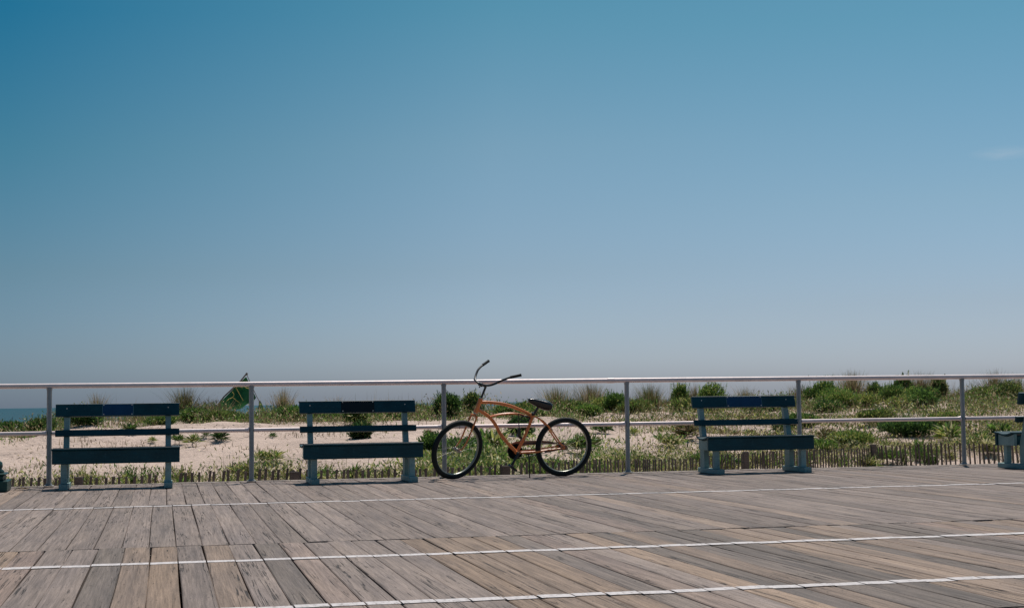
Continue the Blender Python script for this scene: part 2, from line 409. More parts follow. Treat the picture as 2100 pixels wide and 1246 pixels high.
# ------------------------------------------------------------------ boardwalk
def lerp3(a, b, t): return tuple(a[i]*(1-t)+b[i]*t for i in range(3))
GREY, TAN, DARKB, PINK = (0.252, 0.206, 0.184), (0.296, 0.217, 0.162), (0.172, 0.144, 0.127), (0.290, 0.217, 0.183)
bands = [(13.43, 17.00, .157, .12, .06, 0), (9.47, 13.41, .160, .10, .14, 0), (5.56, 9.45, .150, .38, .17, 1), (1.64, 5.54, .150, .35, .15, 1), (-2.30, 1.62, .150, .3, .15, 1), (-6.2, -2.32, .15, .3, .15, 1)]
bv, bf, bcol, brnd = [], [], [], []
BOARDS = []      # (band, x0, x1, z0, tilt, yend0, yend1)
def add_board(y0, y1, x0, x1, z, tilt, col, along_x=False, nseg=7, wob=.0025):
    n0 = len(bv); w = x1-x0; prof = [(0, -.038), (0, -.004), (.0045, 0), (w*.35, .0008), (w*.65, .0008), (w-.0045, 0), (w, -.004), (w, -.038)]
    off = (random.uniform(-40, 40), random.uniform(-40, 40), random.uniform(-9, 9)); ph = random.uniform(0, 6)
    for i in range(nseg+1):
        t = i/nseg; y = y0+(y1-y0)*t; dx = wob*math.sin(ph+t*5); dz = .0015*math.sin(ph*2+t*4)
        for (a, h) in prof:
            X = x0+a+dx; Z = z+h+tilt*(a-w/2)+dz
            bv.append((y, -X if False else X, Z) if along_x else (X, y, Z)); bcol.append(col); brnd.append(off)
    k = len(prof)
    for i in range(nseg):
        for j in range(k-1):
            a = n0+i*k+j; q = (a, a+1, a+k+1, a+k); bf.append(q if not along_x else q[::-1])
    bf.append(tuple(range(n0, n0+k))); bf.append(tuple(range(n0+nseg*k, n0+nseg*k+k))[::-1])
for bi, (y0, y1, pitch, pt, pd, near) in enumerate(bands):
    x = -15.0+.045*bi; xe = 30.0
    while x < xe:
        w = pitch*random.uniform(.975, 1.02); gap = random.choice([.003, .005, .006, .008, .012]) if near else random.choice([.002, .003, .004, .006])
        r = random.random()
        base = TAN if r < pt else DARKB if r < pt+pd else GREY if r < .9 else PINK
        c = lerp3(base, GREY, random.uniform(0, .45) if near else random.uniform(.4, .85)); b = random.uniform(.84, 1.14); c = tuple(v*b for v in c)
        ja, jb = random.uniform(-.006, .008), random.uniform(-.008, .005)
        if random.random() < .05: jb -= random.uniform(.01, .05)
        z = random.uniform(-.0018, .0018); tilt = random.uniform(-.010, .010)
        add_board(y0+ja, y1+jb, x, x+w-gap, z, tilt, c, wob=.0035 if near else .0025)
        BOARDS.append((bi, x, x+w-gap, z, tilt, y0+ja, y1+jb))
        x += w
# edge boards running along the railing
x = -15.3
while x < 30:
    L_ = random.uniform(3.2, 4.2)
    for (ya, yb) in ((17.008, 17.13),):
        b = random.uniform(.95, 1.2); add_board(x, x+L_-.012, ya, yb, .006+random.uniform(-.002, .004), random.uniform(-.02, .02), tuple(v*b for v in (0.29, 0.25, 0.225)), along_x=True)
    x += L_
me = bpy.data.meshes.new('boardwalk'); me.from_pydata(bv, [], bf)
for nm, dat in (('col', bcol), ('rnd', brnd)):
    ca = me.color_attributes.new(nm, 'FLOAT_COLOR', 'POINT'); ca.data.foreach_set('color', np.array([(*c, 1.0) for c in dat], dtype=np.float32).ravel())
me.materials.append(M_BOARD); me.update()
bw = link(bpy.data.objects.new('boardwalk', me)); tag(bw, 'weathered grey and tan plank boardwalk', kind='structure')
import bmesh
_b = bmesh.new(); _b.from_mesh(me); bmesh.ops.recalc_face_normals(_b, faces=_b.faces); _b.to_mesh(me); _b.free()
mb = MB()
for y in (17.06, 15.3, 13.42, 11.4, 9.46, 7.5, 5.55, 3.6, 1.63, -.4, -2.31, -4.2, -6.1): mb.box(-15, 30, y-.04, y+.04, -.30, -.045)
for xx in np.arange(-14.5, 30, 2.4):
    for yy in (16.8, 9.46, 1.63, -6): mb.box(xx-.1, xx+.1, yy-.1, yy+.1, -1.6, -.302)
tag(mb.build('boardwalk_joists', M_SLAT), 'timber joists under the boardwalk', kind='structure')

nv, nf = [], []
for (bi, x0, x1, z, tilt, ya, yb) in BOARDS:
    if bi > 3 or x0 < -5 or x0 > 18: continue
    y = ya+.05
    while y < yb-.02:
        for fx in (.22, .78):
            X = x0+(x1-x0)*fx+random.uniform(-.01, .01); Y = y+random.uniform(-.012, .012); Z = z+tilt*(X-x0-(x1-x0)/2)+.0024; n_ = len(nv); r_ = random.uniform(.0035, .0055)
            nv += [(X+r_*math.cos(a), Y+r_*math.sin(a), Z) for a in np.linspace(0, 2*math.pi, 6, endpoint=False)]; nf.append(tuple(range(n_, n_+6)))
        y += .64
me = bpy.data.meshes.new('boardwalk_nails'); me.from_pydata(nv, [], nf); me.materials.append(worn_paint('rusty_nail', (0.035, 0.026, 0.022), rough=.7)); tag(link(bpy.data.objects.new('boardwalk_nails', me)), 'rusty nail heads in the boards', kind='structure')

def painted_line(yc, wd, lab, slope=0.0):
    v, f = [], []
    for (bi, x0, x1, z, tilt, ya, yb) in BOARDS:
        if not (ya < yc < yb): continue
        j = random.uniform(-.006, .006); s = random.uniform(-.004, .004); w = x1-x0; e = random.uniform(-.004, .004)
        n = len(v); k = 4
        for i in range(k+1):
            t = i/k; X = x0+.001+(w-.002)*t; Z = z+tilt*(X-x0-w/2)+.0034
            jj = random.uniform(-.003, .003)
            v += [(X, yc-wd/2+j+s*t+jj-e, Z), (X, yc+wd/2+j+s*t+jj+e, Z)]
        f += [(n+2*i, n+2*i+2, n+2*i+3, n+2*i+1) for i in range(k)]
    m = bpy.data.meshes.new('painted_line'); m.from_pydata(v, [], f); m.materials.append(M_LINE)
    return tag(link(bpy.data.objects.new('painted_line', m)), lab, kind='structure')
painted_line(13.29, .105, 'thin white line painted across the boards nearest the railing')
painted_line(8.47, .104, 'white line painted across the boards, middle one of three')
painted_line(6.466, .098, 'white line painted across the boards nearest the viewer')

# ------------------------------------------------------------------ railing
RAIL_Y = 16.97
POSTX = [-3.31, -1.19, .93, 3.065, 5.212, 7.338, 9.47, 11.60, 13.73]
rail = tag(empty('railing', (0, RAIL_Y, 0)), 'grey metal pipe railing with two rails along the beach side of the boardwalk', 'railing')
mb = MB()
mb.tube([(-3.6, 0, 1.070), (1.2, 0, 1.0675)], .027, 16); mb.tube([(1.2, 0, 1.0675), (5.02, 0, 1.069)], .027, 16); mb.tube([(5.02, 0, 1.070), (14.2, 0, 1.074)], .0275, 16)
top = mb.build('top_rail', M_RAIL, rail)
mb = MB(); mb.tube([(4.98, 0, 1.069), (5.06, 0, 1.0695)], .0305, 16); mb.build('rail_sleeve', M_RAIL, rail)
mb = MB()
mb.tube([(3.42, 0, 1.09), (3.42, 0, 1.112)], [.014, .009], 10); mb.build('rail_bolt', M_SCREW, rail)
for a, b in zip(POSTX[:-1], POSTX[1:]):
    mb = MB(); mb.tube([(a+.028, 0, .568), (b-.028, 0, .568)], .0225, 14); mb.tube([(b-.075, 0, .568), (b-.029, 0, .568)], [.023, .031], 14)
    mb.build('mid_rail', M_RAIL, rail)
for x in POSTX:
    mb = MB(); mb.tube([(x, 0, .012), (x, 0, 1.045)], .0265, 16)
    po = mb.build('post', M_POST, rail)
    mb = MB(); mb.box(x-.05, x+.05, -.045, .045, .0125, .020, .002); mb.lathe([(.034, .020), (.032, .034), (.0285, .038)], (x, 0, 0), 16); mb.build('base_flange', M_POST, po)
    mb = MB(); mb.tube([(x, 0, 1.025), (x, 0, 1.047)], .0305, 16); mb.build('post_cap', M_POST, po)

# ------------------------------------------------------------------ benches
def bench(x, y, rz, plq, plq_w, label, dip=0.0):
    t = tag(empty('park_bench', (x, y, 0), rz), label, 'bench', 'benches along the railing')
    for s in (-1, 1):
        xx = s*.52
        mb = MB(); mb.box(xx-.043, xx+.043, -.13, .52, .003, .058, .004); mb.build('foot', M_LEG, t)
        mb = MB(); mb.box(xx-.031, xx+.031, -.008, .062, .0585, .30, .004); mb.build('front_leg', M_LEG, t)
        mb = MB(); mb.prism([(.335, .0585), (.470, .0585), (.475, .42), (.575, .845), (.515, .850), (.40, .45), (.335, .27)], 0, xx-.029, xx+.029)
        mb.build('rear_post', M_LEG, t)
        ex = s*.595
        mb = MB(); n = 12
        pr = [(-.010, .268), (.33, .268)]+[(.33-.34*i/n, .398-.030*math.sin(math.pi*min(1, i/n*1.05))) for i in range(n+1)]
        mb.prism(pr, 0, ex-.018, ex+.018); mb.build('end_board', M_LEG, t)
    mb = MB(); mb.box(-.635, .635, -.048, -.0105, .262, .400, .004); mb.build('front_fascia', M_DARK, t)
    # four seat planks lying in a shallow dip
    mb = MB(); ys = [-.068, .030, .125, .222, .325]; zf = lambda yy: .4035-.027*math.sin(math.pi*np.clip((yy+.02)/.35, 0, 1))
    for i in range(4):
        a, b = ys[i], ys[i+1]-.008; za, zb = float(zf(a)), float(zf(b)); ang = math.atan2(zb-za, b-a)
        Mx = Matrix.Translation((0, a, za)) @ Matrix.Rotation(ang, 4, 'X')
        mb.box(-.640-.003*i, .638, 0, (b-a)/math.cos(ang), 0, .020, .004, Mx)
    mb.build('seat', M_DARK, t)
    mb = MB(); mb.box(-.577, .577, .292, .322, .27, .372, .003); mb.build('rear_rail', M_DARK, t)
    def back(z0, z1, nm, yz):
        ang = math.atan2(-(.515-.40), (.85-.45)) ; Mx = Matrix.Translation((0, yz, z0)) @ Matrix.Rotation(ang, 4, 'X')
        m = MB(); m.box(-.635, .635, -.037, 0, 0, (z1-z0), .004, Mx); return m.build(nm, M_DARK, t), Mx
    yof = lambda z: .40+(z-.45)*(.115/.40)-.0015
    back(.532, .597, 'back_slat', yof(.532))
    tb, Mx = back(.735, .870, 'backrest_board', yof(.735))
    if plq:
        w2 = plq_w/2
        mb = MB(); mb.box(-w2-.006, w2+.006, -.0395, -.0372, .004, .129, .0006, Mx); r_ = mb.build('plaque_edge', M_PLQ_RIM if plq == 'blue' else M_PLQ_BLACK, tb)
        mb = MB(); mb.box(-w2, w2, -.0425, -.0397, .007, .126, .0006, Mx); mb.build('plaque', M_PLQ_BLUE if plq == 'blue' else M_PLQ_BLACK, tb)
        for sx in (-1, 1):
            for zz in (.016, .117):
                mb = MB(); c = Mx @ Vector((sx*(w2-.010), -.0428, zz)); mb.tube([c, c+Vector((0, -.004, 0))], .0062, 8); mb.build('screw', M_SCREW, tb)
        for sx in (-.52, .52):
            mb = MB(); c = Mx @ Vector((sx, -.037, .085)); mb.tube([c, c+Vector((0, -.004, 0))], .006, 8); mb.build('bolt', M_SCREW, tb)
    return t
bench(-.478, 16.30, 0, 'blue', .31, 'leftmost teal bench facing the camera, with a dim blue plaque, beside the first railing post')
bench(2.062, 16.24, 0, 'black', .35, 'teal bench with a black plaque on its backrest, just left of the orange bicycle')
bench(6.568, 16.30, 0, 'blue', .425, 'teal bench with a wide blue plaque, right of the bicycle')
bench(10.085, 16.17, math.pi, None, 0, 'bench cut off by the right edge of the photo, seen from behind')

# ------------------------------------------------------------------ dark green post base at the far left
lp = tag(empty('lamp_post', (-1.758, 16.385, 0)), 'dark green post with stepped square base at the left edge of the boardwalk', 'post')
mb = MB(); mb.box(-.222, .222, -.222, .222, .004, .112, .008); mb.build('plinth', M_GREENIRON, lp)
mb = MB(); mb.box(-.178, .178, -.178, .178, .113, .165, .008); mb.box(-.20, .20, -.20, .20, .1655, .185, .008); mb.lathe([(.17, .186), (.175, .205), (.150, .225), (.160, .25), (.155, .29), (.120, .315), (.105, .34)], (0, 0, 0), 24); mb.build('stepped_base', M_GREENIRON, lp)
mb = MB(); mb.lathe([(.085, .341), (.080, .6), (.066, .62), (.060, 3.2), (.045, 3.6)], (0, 0, 0), 16); mb.build('shaft', M_GREENIRON, lp)
mb = MB(); mb.lathe([(.05, 3.601), (.07, 3.63), (.07, 3.66), (.04, 3.70), (.02, 3.8)], (0, 0, 0), 16); mb.build('finial', M_GREENIRON, lp)

# a scrap of dry leaves by the post base
dl = MB()
for i in range(9):
    c = Vector((-1.46+random.uniform(-.06, .07), 16.45+random.uniform(-.05, .05), .010+random.uniform(0, .02))); a = random.uniform(0, 6.3); L_ = random.uniform(.03, .06)
    d = Vector((math.cos(a), math.sin(a), random.uniform(-.1, .3)))*L_; s_ = Vector((-math.sin(a), math.cos(a), .1))*L_*.35
    dl.add([c-d, c-s_+Vector((0, 0, .006)), c+d, c+s_+Vector((0, 0, .006))], [(0, 1, 2, 3)], random.choice([(.30, .22, .12), (.20, .13, .07), (.38, .30, .18)]))
o = dl.build('dry_leaf_litter', M_LEAF, color=True); tag(o, 'small scrap of dry tan leaves on the planks beside the dark green post base', 'litter')

# ------------------------------------------------------------------ bicycle
B_YAW, B_LEAN = R(6), R(10)
bike = tag(empty('bicycle', (4.347, 16.66, 0)), 'orange beach cruiser bicycle leaning on its kickstand, front wheel turned', 'bicycle')
e1 = Vector((math.cos(B_YAW), math.sin(B_YAW), 0)); nn = Vector((-math.sin(B_YAW), math.cos(B_YAW), 0)); zz = Vector((0, 0, 1))
uu = math.cos(B_LEAN)*zz-math.sin(B_LEAN)*nn; ll = math.cos(B_LEAN)*nn+math.sin(B_LEAN)*zz
bike.matrix_world = Matrix(((e1.x, ll.x, uu.x, 4.347), (e1.y, ll.y, uu.y, 16.66), (e1.z, ll.z, uu.z, 0), (0, 0, 0, 1)))
# bike space: x to the rear, y to the far side, z up in the leaned plane
bt = lambda nm, pts, r, mat, par=bike, n=12, k=6, sm=True: (lambda m: (m.tube(catmull(pts, k) if sm else pts, r, n), m.build(nm, mat, par))[1])(MB())
P = lambda pts, y=0.0: [(a, y, b) for a, b in pts]
AX = Vector((math.cos(R(70)), 0, math.sin(R(70))))
HB = Vector((-1.0451, 0, .7495)); HT = HB+AX*.140
mb = MB(); mb.tube([HB-AX*.012, HT+AX*.006], .023, 16); mb.tube([HB-AX*.014, HB+AX*.012], .025, 16); mb.tube([HT-AX*.012, HT+AX*.010], .024, 16)
ht_ = mb.build('head_tube', M_ORANGE, bike)
for a_, b_ in ((HB-AX*.026, HB-AX*.0145), (HT+AX*.0105, HT+AX*.022)): mb = MB(); mb.tube([a_, b_], .0235, 16); mb.build('headset_ring', M_CHROME, ht_)
bt('top_tube', P([(-.997, .852), (-.93, .851), (-.862, .846), (-.76, .833), (-.65, .807), (-.539, .764), (-.441, .718), (-.402, .690)]), .0172, M_ORANGE)
bt('down_tube', P([(-1.030, .775), (-.96, .735), (-.900, .694), (-.846, .642), (-.792, .565), (-.759, .505), (-.661, .389), (-.560, .292)]), .0190, M_ORANGE)
for s in (-1, 1): bt('twin_tube', P([(-.893, .682), (-.833, .701), (-.755, .715), (-.646, .722), (-.551, .714), (-.43, .680)], s*.014), .0095, M_ORANGE, n=10)
bt('seat_tube', P([(-.384, .726), (-.395, .66), (-.45, .505), (-.505, .38), (-.553, .292)]), .0165, M_ORANGE)
mb = MB(); mb.tube([(-.383, 0, .700), (-.380, 0, .728)], .0205, 14); mb.tube([(-.36, -.012, .712), (-.335, -.03, .706)], .006, 8); mb.build('seat_clamp', M_BLACK, bike)
mb = MB(); mb.tube([(-.553, -.036, .285), (-.553, .036, .285)], .024, 16); mb.build('bottom_bracket', M_ORANGE, bike)
for s in (-1, 1):
    bt('seat_stay', [(-.372, s*.018, .690), (-.30, s*.045, .655), (-.235, s*.056, .602), (-.151, s*.060, .505), (-.066, s*.062, .390), (-.012, s*.064, .342)], .0085, M_ORANGE, n=10)
    bt('chain_stay', [(-.545, s*.026, .286), (-.42, s*.048, .293), (-.30, s*.055, .302), (-.077, s*.062, .328), (-.008, s*.064, .335)], [.0125]*12+[.0095]*13, M_ORANGE, n=10)
    mb = MB(); mb.prism([(-.055, .352), (-.030, .372), (.018, .350), (.026, .330), (.010, .314), (-.05, .312), (-.075, .325)], 1, s*.064-.003, s*.064+.003); mb.build('dropout', M_GUARD, bike)
mb = MB(); mb.tube([(-.378, 0, .70), (-.318, 0, .800)], .0125, 12); mb.build('seat_post', M_BLACK, bike)

# saddle: side profile swept with varying width
sec = [(-.448, .884, .018, .030), (-.425, .889, .025, .044), (-.385, .889, .034, .062), (-.335, .882, .050, .080), (-.285, .875, .074, .094), (-.235, .868, .098, .100), (-.205, .857, .104, .090), (-.185, .840, .092, .064), (-.176, .824, .062, .036)]
n = 16; vs = []
for (x, zt, hw, th) in sec:
    for k in range(n):
        a = 2*math.pi*k/n; c, s_ = math.cos(a), math.sin(a)
        yy = hw*math.copysign(abs(c)**.75, c); z_ = (zt-th*.44)+(th*.44*math.copysign(abs(s_)**.8, s_) if s_ > 0 else th*.80*s_)
        vs.append((x, yy, z_))
fs = [(i*n+k, i*n+(k+1) % n, (i+1)*n+(k+1) % n, (i+1)*n+k) for i in range(len(sec)-1) for k in range(n)]+[tuple(range(n)), tuple(range((len(sec)-1)*n, len(sec)*n))]
mb = MB(); mb.add(vs, fs, None, True); sad = mb.build('saddle', M_VINYL, bike)
sm = sad.modifiers.new('sub', 'SUBSURF'); sm.levels = 1; sm.render_levels = 2
for s in (-1, 1):
    bt('saddle_rail', [(-.42, s*.012, .862), (-.36, s*.022, .822), (-.30, s*.026, .806), (-.24, s*.03, .812)], .004, M_CHROME, sad, n=8)
    mb = MB(); pts = [(-.225+.017*math.cos(a), s*.045+.017*math.sin(a), .770+a*.0018) for a in np.arange(0, 22, .5)]; mb.tube(pts, .0035, 6); mb.build('spring', M_BLACK, sad)

def wheel(parent, M, rear=False):
    """wheel in local coords: centre at origin, axle along y; M places it in bike space"""
    w = bpy.data.objects.new('wheel', None); link(w, parent); w.matrix_local = M
    mb = MB(); mb.torus((0, 0, 0), (0, 1, 0), .3060, .0290, 72, 14)
    mb.build('tyre', M_RUBBER, w)
    mb = MB(); mb.torus((0, 0, 0), (0, 1, 0), .2805, .0085, 72, 10, .0165)
    mb.build('rim', M_RIM, w)
    mb = MB(); N = 36
    for k in range(N):
        side = 1 if k % 2 else -1; tw = .9 if (k//2) % 2 else -.9
        a = 2*math.pi*k/N; b = a+tw*.75
        mb.tube([(.022*math.cos(b), side*.030, .022*math.sin(b)), (.276*math.cos(a), side*.003, .276*math.sin(a))], .00115, 5, caps=False)
    mb.build('spokes', M_SPOKE, w)
    mb = MB(); mb.tube([(0, -.036, 0), (0, -.028, 0), (0, -.026, 0), (0, .026, 0), (0, .028, 0), (0, .036, 0)], [.026, .026, .015, .015, .026, .026] if not rear else [.030, .030, .024, .024, .030, .030], 16)
    mb.tube([(0, -.078, 0), (0, .078, 0)], .0055, 8); mb.tube([(0, -.074, 0), (0, -.066, 0)], .011, 6); mb.tube([(0, .066, 0), (0, .074, 0)], .011, 6)
    mb.build('hub', M_GUARD if rear else M_CHROME, w)
    mb = MB(); a = 2.2; mb.tube([(.272*math.cos(a), 0, .272*math.sin(a)), (.236*math.cos(a), 0, .236*math.sin(a))], .0035, 6); mb.build('valve', M_BLACK, w)
    return w
wr = wheel(bike, Matrix.Translation((0, 0, .335)), True)

# steering assembly: fork, front wheel, stem, handlebar turn 20 degrees about the head axis
S = Matrix.Translation(HB) @ Matrix.Rotation(R(20), 4, AX)
fork = bpy.data.objects.new('fork', None); link(fork, bike); fork.matrix_local = S
PERP = Vector((-AX.z, 0, AX.x)); HUB = -AX*.46+PERP*.05
wheel(fork, Matrix.Translation(HUB) @ Matrix.Rotation(R(37), 4, 'Y'))
mb = MB(); mb.tube([-AX*.016, -AX*.055], .0165, 12); mb.tube([-AX*.014, -AX*.004], .024, 14); mb.tube([(-AX*.052)+Vector((0, -.050, 0)), (-AX*.047)+Vector((0, -.025, 0)), -AX*.045, (-AX*.047)+Vector((0, .025, 0)), (-AX*.052)+Vector((0, .050, 0))], .0145, 12); mb.build('fork_crown', M_ORANGE, fork)
for s in (-1, 1):
    y = Vector((0, s*.053, 0))
    pts = [-AX*.047+y*.93, -AX*.12+PERP*.004+y*1.04, -AX*.24+PERP*.006+y*1.04, -AX*.34+PERP*.010+y*1.03, -AX*.41+PERP*.026+y*1.02, -AX*.452+PERP*.046+y*1.02]
    mb = MB(); q = catmull(pts, 5); mb.tube(q, [.0125-.0045*i/(len(q)-1) for i in range(len(q))], 10, flat=.8); mb.build('fork_leg', M_ORANGE, fork)
bar_pts = [(.028, 0, .304), (.020, .05, .314), (.030, .10, .320), (.050, .14, .332), (.087, .18, .358), (.138, .22, .398), (.190, .245, .425), (.231, .26, .441)]
stem = bt('stem', [AX*.140, AX*.152+Vector((0, 0, 0)), AX*.27, AX*.285+Vector((.0, 0, .004)), (.060, 0, .292), (.028, 0, .304)], [.0195]*6+[.0125]*19+[.014]*6, M_BLACK, fork, n=12)
mb = MB(); mb.tube([(.028, -.022, .304), (.028, .022, .304)], .0215, 14); mb.tube([(.020, 0, .282), (.012, 0, .270)], .007, 8); mb.build('bar_clamp', M_BLACK, stem)
full = [(a, -b, c) for a, b, c in bar_pts[::-1]]+bar_pts[1:]
hb = bt('handlebar', full, .0118, M_BLACK, fork, n=12)
for s in (-1, 1):
    mb = MB(); mb.tube(catmull([(.225, s*.258, .440), (.28, s*.280, .4535), (.335, s*.302, .468)], 4), [.0155]*8+[.0175], 12); mb.build('grip', M_RUBBER, hb)

# drivetrain
mb = MB(); rr = .088
ring = [(-.553+rr*math.cos(a)*(1 if i % 2 else .955), .285-.002+rr*math.sin(a)*(1 if i % 2 else .955)) for i, a in enumerate(np.linspace(0, 2*math.pi, 88, endpoint=False))]
mb.prism(ring, 1, .046, .050); mb.build('chainring', M_MATT, bike)
def crank(dx, dz, side):
    a = Vector((-.553, side*.058, .283)); b = Vector((-.553+dx, side*.072, .283+dz))
    mb = MB(); mb.tube([a, a*.5+b*.5, b], [.019, .014, .016], 10); mb.tube([(-.553, side*.036, .285), (-.553, side*.068, .283)], .014, 12); c = mb.build('crank_arm', M_BLACK, bike)
    mb = MB(); p = b+Vector((0, side*.06, 0)); ang = R(38); Mx = Matrix.Translation(p) @ Matrix.Rotation(ang, 4, 'Y')
    mb.box(-.048, .048, -.042, -.028, -.013, .013, .003, Mx); mb.box(-.048, .048, .028, .042, -.013, .013, .003, Mx); mb.box(-.048, -.034, -.028, .028, -.012, .012, .002, Mx); mb.box(.034, .048, -.028, .028, -.012, .012, .002, Mx)
    mb.tube([b, b+Vector((0, side*.10, 0))], .007, 8); mb.box(-.02, .02, -.028, .028, -.009, .009, .002, Mx); mb.build('pedal', M_BLACK, c)
crank(-.085, -.140, -1); crank(.085, .140, 1)
mb = MB()
gt = [(-.648, .285), (-.642, .322), (-.622, .355), (-.590, .381), (-.545, .397), (-.47, .402), (-.365, .402), (-.231, .400), (-.122, .388), (-.055, .362), (-.075, .357), (-.296, .356), (-.40, .352), (-.47, .342), (-.50, .330), (-.56, .325), (-.60, .30), (-.61, .275)]
mb.prism(gt, 1, .056, .061); mb.build('chain_guard', M_GUARD, bike)
mb = MB(); mb.tube([(-.553, .052, .372), (-.30, .052, .371), (-.004, .052, .372)], .0045, 6); mb.tube([(-.553, .052, .198), (-.30, .052, .245), (-.004, .052, .299)], .0045, 6); mb.tube([(-.004+.037*math.cos(a), .052, .3355+.037*math.sin(a)) for a in np.linspace(-1.5, 1.5, 9)], .0045, 6); mb.build('chain', M_BLACK, bike)
mb = MB(); mb.tube([(-.004, .048, .335), (-.004, .056, .335)], .036, 20); mb.build('sprocket', M_BLACK, bike)
mb = MB(); mb.tube([(-.045, -.066, .327), (-.20, -.070, .300), (-.235, -.070, .298)], .006, 8); mb.box(-.245, -.228, -.075, -.05, .292, .312, .002); mb.build('brake_arm', M_BLACK, bike)
kz = .012
mb = MB(); mb.box(-.452, -.412, -.050, -.008, .262, .290, .004); mb.tube(catmull([(-.432, -.045, .268), (-.430, -.070, .235), (-.424, -.078, .15), (-.418, -.083, kz+.010), (-.412, -.100, kz)], 5), .0068, 10); mb.build('kickstand', M_BLACK, bike)

# cable lock hanging on the twin tubes
lk = empty('cable_lock', (0, 0, 0)); lk.matrix_world = bike.matrix_world.copy()
tag(lk, 'dark coiled cable lock hanging inside the orange bicycle frame', 'lock')
mb = MB()
mb.tube(catmull([(-.560, -.030, .728), (-.563, -.034, .69), (-.556, -.034, .62), (-.549, -.034, .565)], 5), .0045, 8)
c0 = Vector((-.485, -.030, .672)); pts = [(c0.x+.052*math.cos(a)+.006*math.sin(3*a), c0.y-.002*a, c0.z+.030*math.sin(a)) for a in np.arange(0, 14, .35)]
mb.tube([(-.560, -.028, .722)]+pts, .0045, 8); mb.build('cable', M_BLACK, lk)
mb = MB(); mb.tube([(-.549, -.034, .570), (-.546, -.034, .54), (-.545, -.034, .475)], [.010, .019, .017], 12); mb.build('lock_body', M_BLACK, lk)

# ------------------------------------------------------------------ slat fence
fe = tag(empty('slat_fence', (0, 0, 0)), 'low weathered wooden slat fence wired together, half buried behind the boardwalk', 'fence')
FP = [Vector((a, b, 0)) for a, b in FENCE]; mb = MB(); wires = [[], []]; d = 0.0; carry = 0
for a, b in zip(FP[:-1], FP[1:]):
    L_ = (b-a).length; t = (b-a)/L_; nrm = Vector((-t.y, t.x, 0)); s = carry
    while s < L_:
        p = a+t*s; wig = .05*math.sin(p.x*1.7)+.03*math.sin(p.x*4.1); q = p+nrm*wig
        zt = -.098+.025*math.sin(p.x*1.3)+random.uniform(-.018, .018)-.055*min(1, max(0, (p.x-6)/4))
        slope = np.interp(p.x, [-3, 3, 9, 16], [.10, .05, .0, -.05])+random.uniform(-.06, .06); w = random.uniform(.015, .021)
        if random.random() > .015:
            vsl = []
            for (h, k) in ((-1.0, 0), (0, 1)):
                cx = slope*(h+.5); 
                for (aa, bb) in ((-w, -.005), (w, -.005), (w, .005), (-w, .005)): vsl.append(q+t*(aa+cx)+nrm*bb+Vector((0, 0, zt+h+(random.uniform(-.006, .006) if k else 0))))
            mb.add(vsl, [(0, 1, 5, 4), (1, 2, 6, 5), (2, 3, 7, 6), (3, 0, 4, 7), (4, 5, 6, 7)])
        for i, hz in enumerate((-.16, -.62)): wires[i].append(q+Vector((0, 0, zt+hz))-nrm*.008)
        s += random.uniform(.094, .104)
    carry = s-L_
mb.build('slats', M_SLAT, fe)
for w in wires: mb = MB(); mb.tube(w[::3], .003, 5); mb.build('wire', M_WIRE, fe)
for x, wd in ((-1.14, .055), (1.80, .065), (4.95, .06), (10.2, .05), (13.95, .055), (18.0, .055)):
    y = float(fence_y(x))-.09; mb = MB(); mb.box(x-wd, x+wd, y-.04, y+.04, -1.4, -.105, .008); mb.build('post', M_SLAT, fe)

# ------------------------------------------------------------------ banner in the dune
BY = 46.5
bn = tag(empty('banner', G(485, Y=BY)), 'faded green banner with yellow letters slumped from a leaning pole in the dune grass', 'banner')
inv = Matrix.Translation(-bn.location)
bq = lambda x, y, dy=0.0: inv @ W(420+x/9.5875, 750+y/9.5875, BY+dy)
def fold(s, t): return .10*math.sin(s*5.5+t*2.2)+.05*math.sin(t*8)
A_, B_, C_, D_ = (815, 215), (190, 840), (650, 850), (1010, 625)
mb = MB(); nu, nv = 24, 18; vs = []
for j in range(nv+1):
    for i in range(nu+1):
        s, t = i/nu, j/nv      # s: tip -> bottom left, t: left edge -> right edge
        ux = (1-s)*(1-t)*A_[0]+s*(1-t)*B_[0]+s*t*C_[0]+(1-s)*t*D_[0]; uy = (1-s)*(1-t)*A_[1]+s*(1-t)*B_[1]+s*t*C_[1]+(1-s)*t*D_[1]
        ux += -30*math.sin(math.pi*t)*(1-s)*0; uy += 26*math.sin(math.pi*s)*t+12*math.sin(s*9)*t; uy -= 14*math.sin(math.pi*s)*(1-t)
        vs.append(bq(ux, uy, fold(s, t)))
mb.add(vs, [(j*(nu+1)+i, j*(nu+1)+i+1, (j+1)*(nu+1)+i+1, (j+1)*(nu+1)+i) for j in range(nv) for i in range(nu)], None, True)
cl = mb.build('cloth', M_CLOTH, bn, fixn=False); sol = cl.modifiers.new('thick', 'SOLIDIFY'); sol.thickness = .012
def stroke(pts, w=.030):
    m = MB(); q = catmull([bq(x, y, -.20) for x, y in pts], 5) if len(pts) > 2 else [bq(x, y, -.20) for x, y in pts]; m.tube(q, w, 8, flat=.35); m.build('letter', M_YELLOW, cl)
stroke([(612, 425), (680, 550), (755, 680)])
stroke([(540, 505), (572, 560), (548, 615), (480, 645), (430, 690)]); stroke([(560, 625), (620, 675), (690, 725)], .022)
stroke([(655, 375), (622, 425)], .026); stroke([(690, 370), (738, 430)], .022); stroke([(765, 375), (805, 425), (870, 442)], .026)
mb = MB(); mb.tube([bq(822, 150), bq(700, 300, .05), bq(380, 600, .08), bq(150, 900, .1)], .022, 8); mb.build('pole', M_POLE, bn)
mb = MB(); mb.tube([bq(822, 165, .06), bq(1020, 600, .02), bq(1215, 930, -.2)], .011, 6); mb.build('rope', M_POLE, bn)
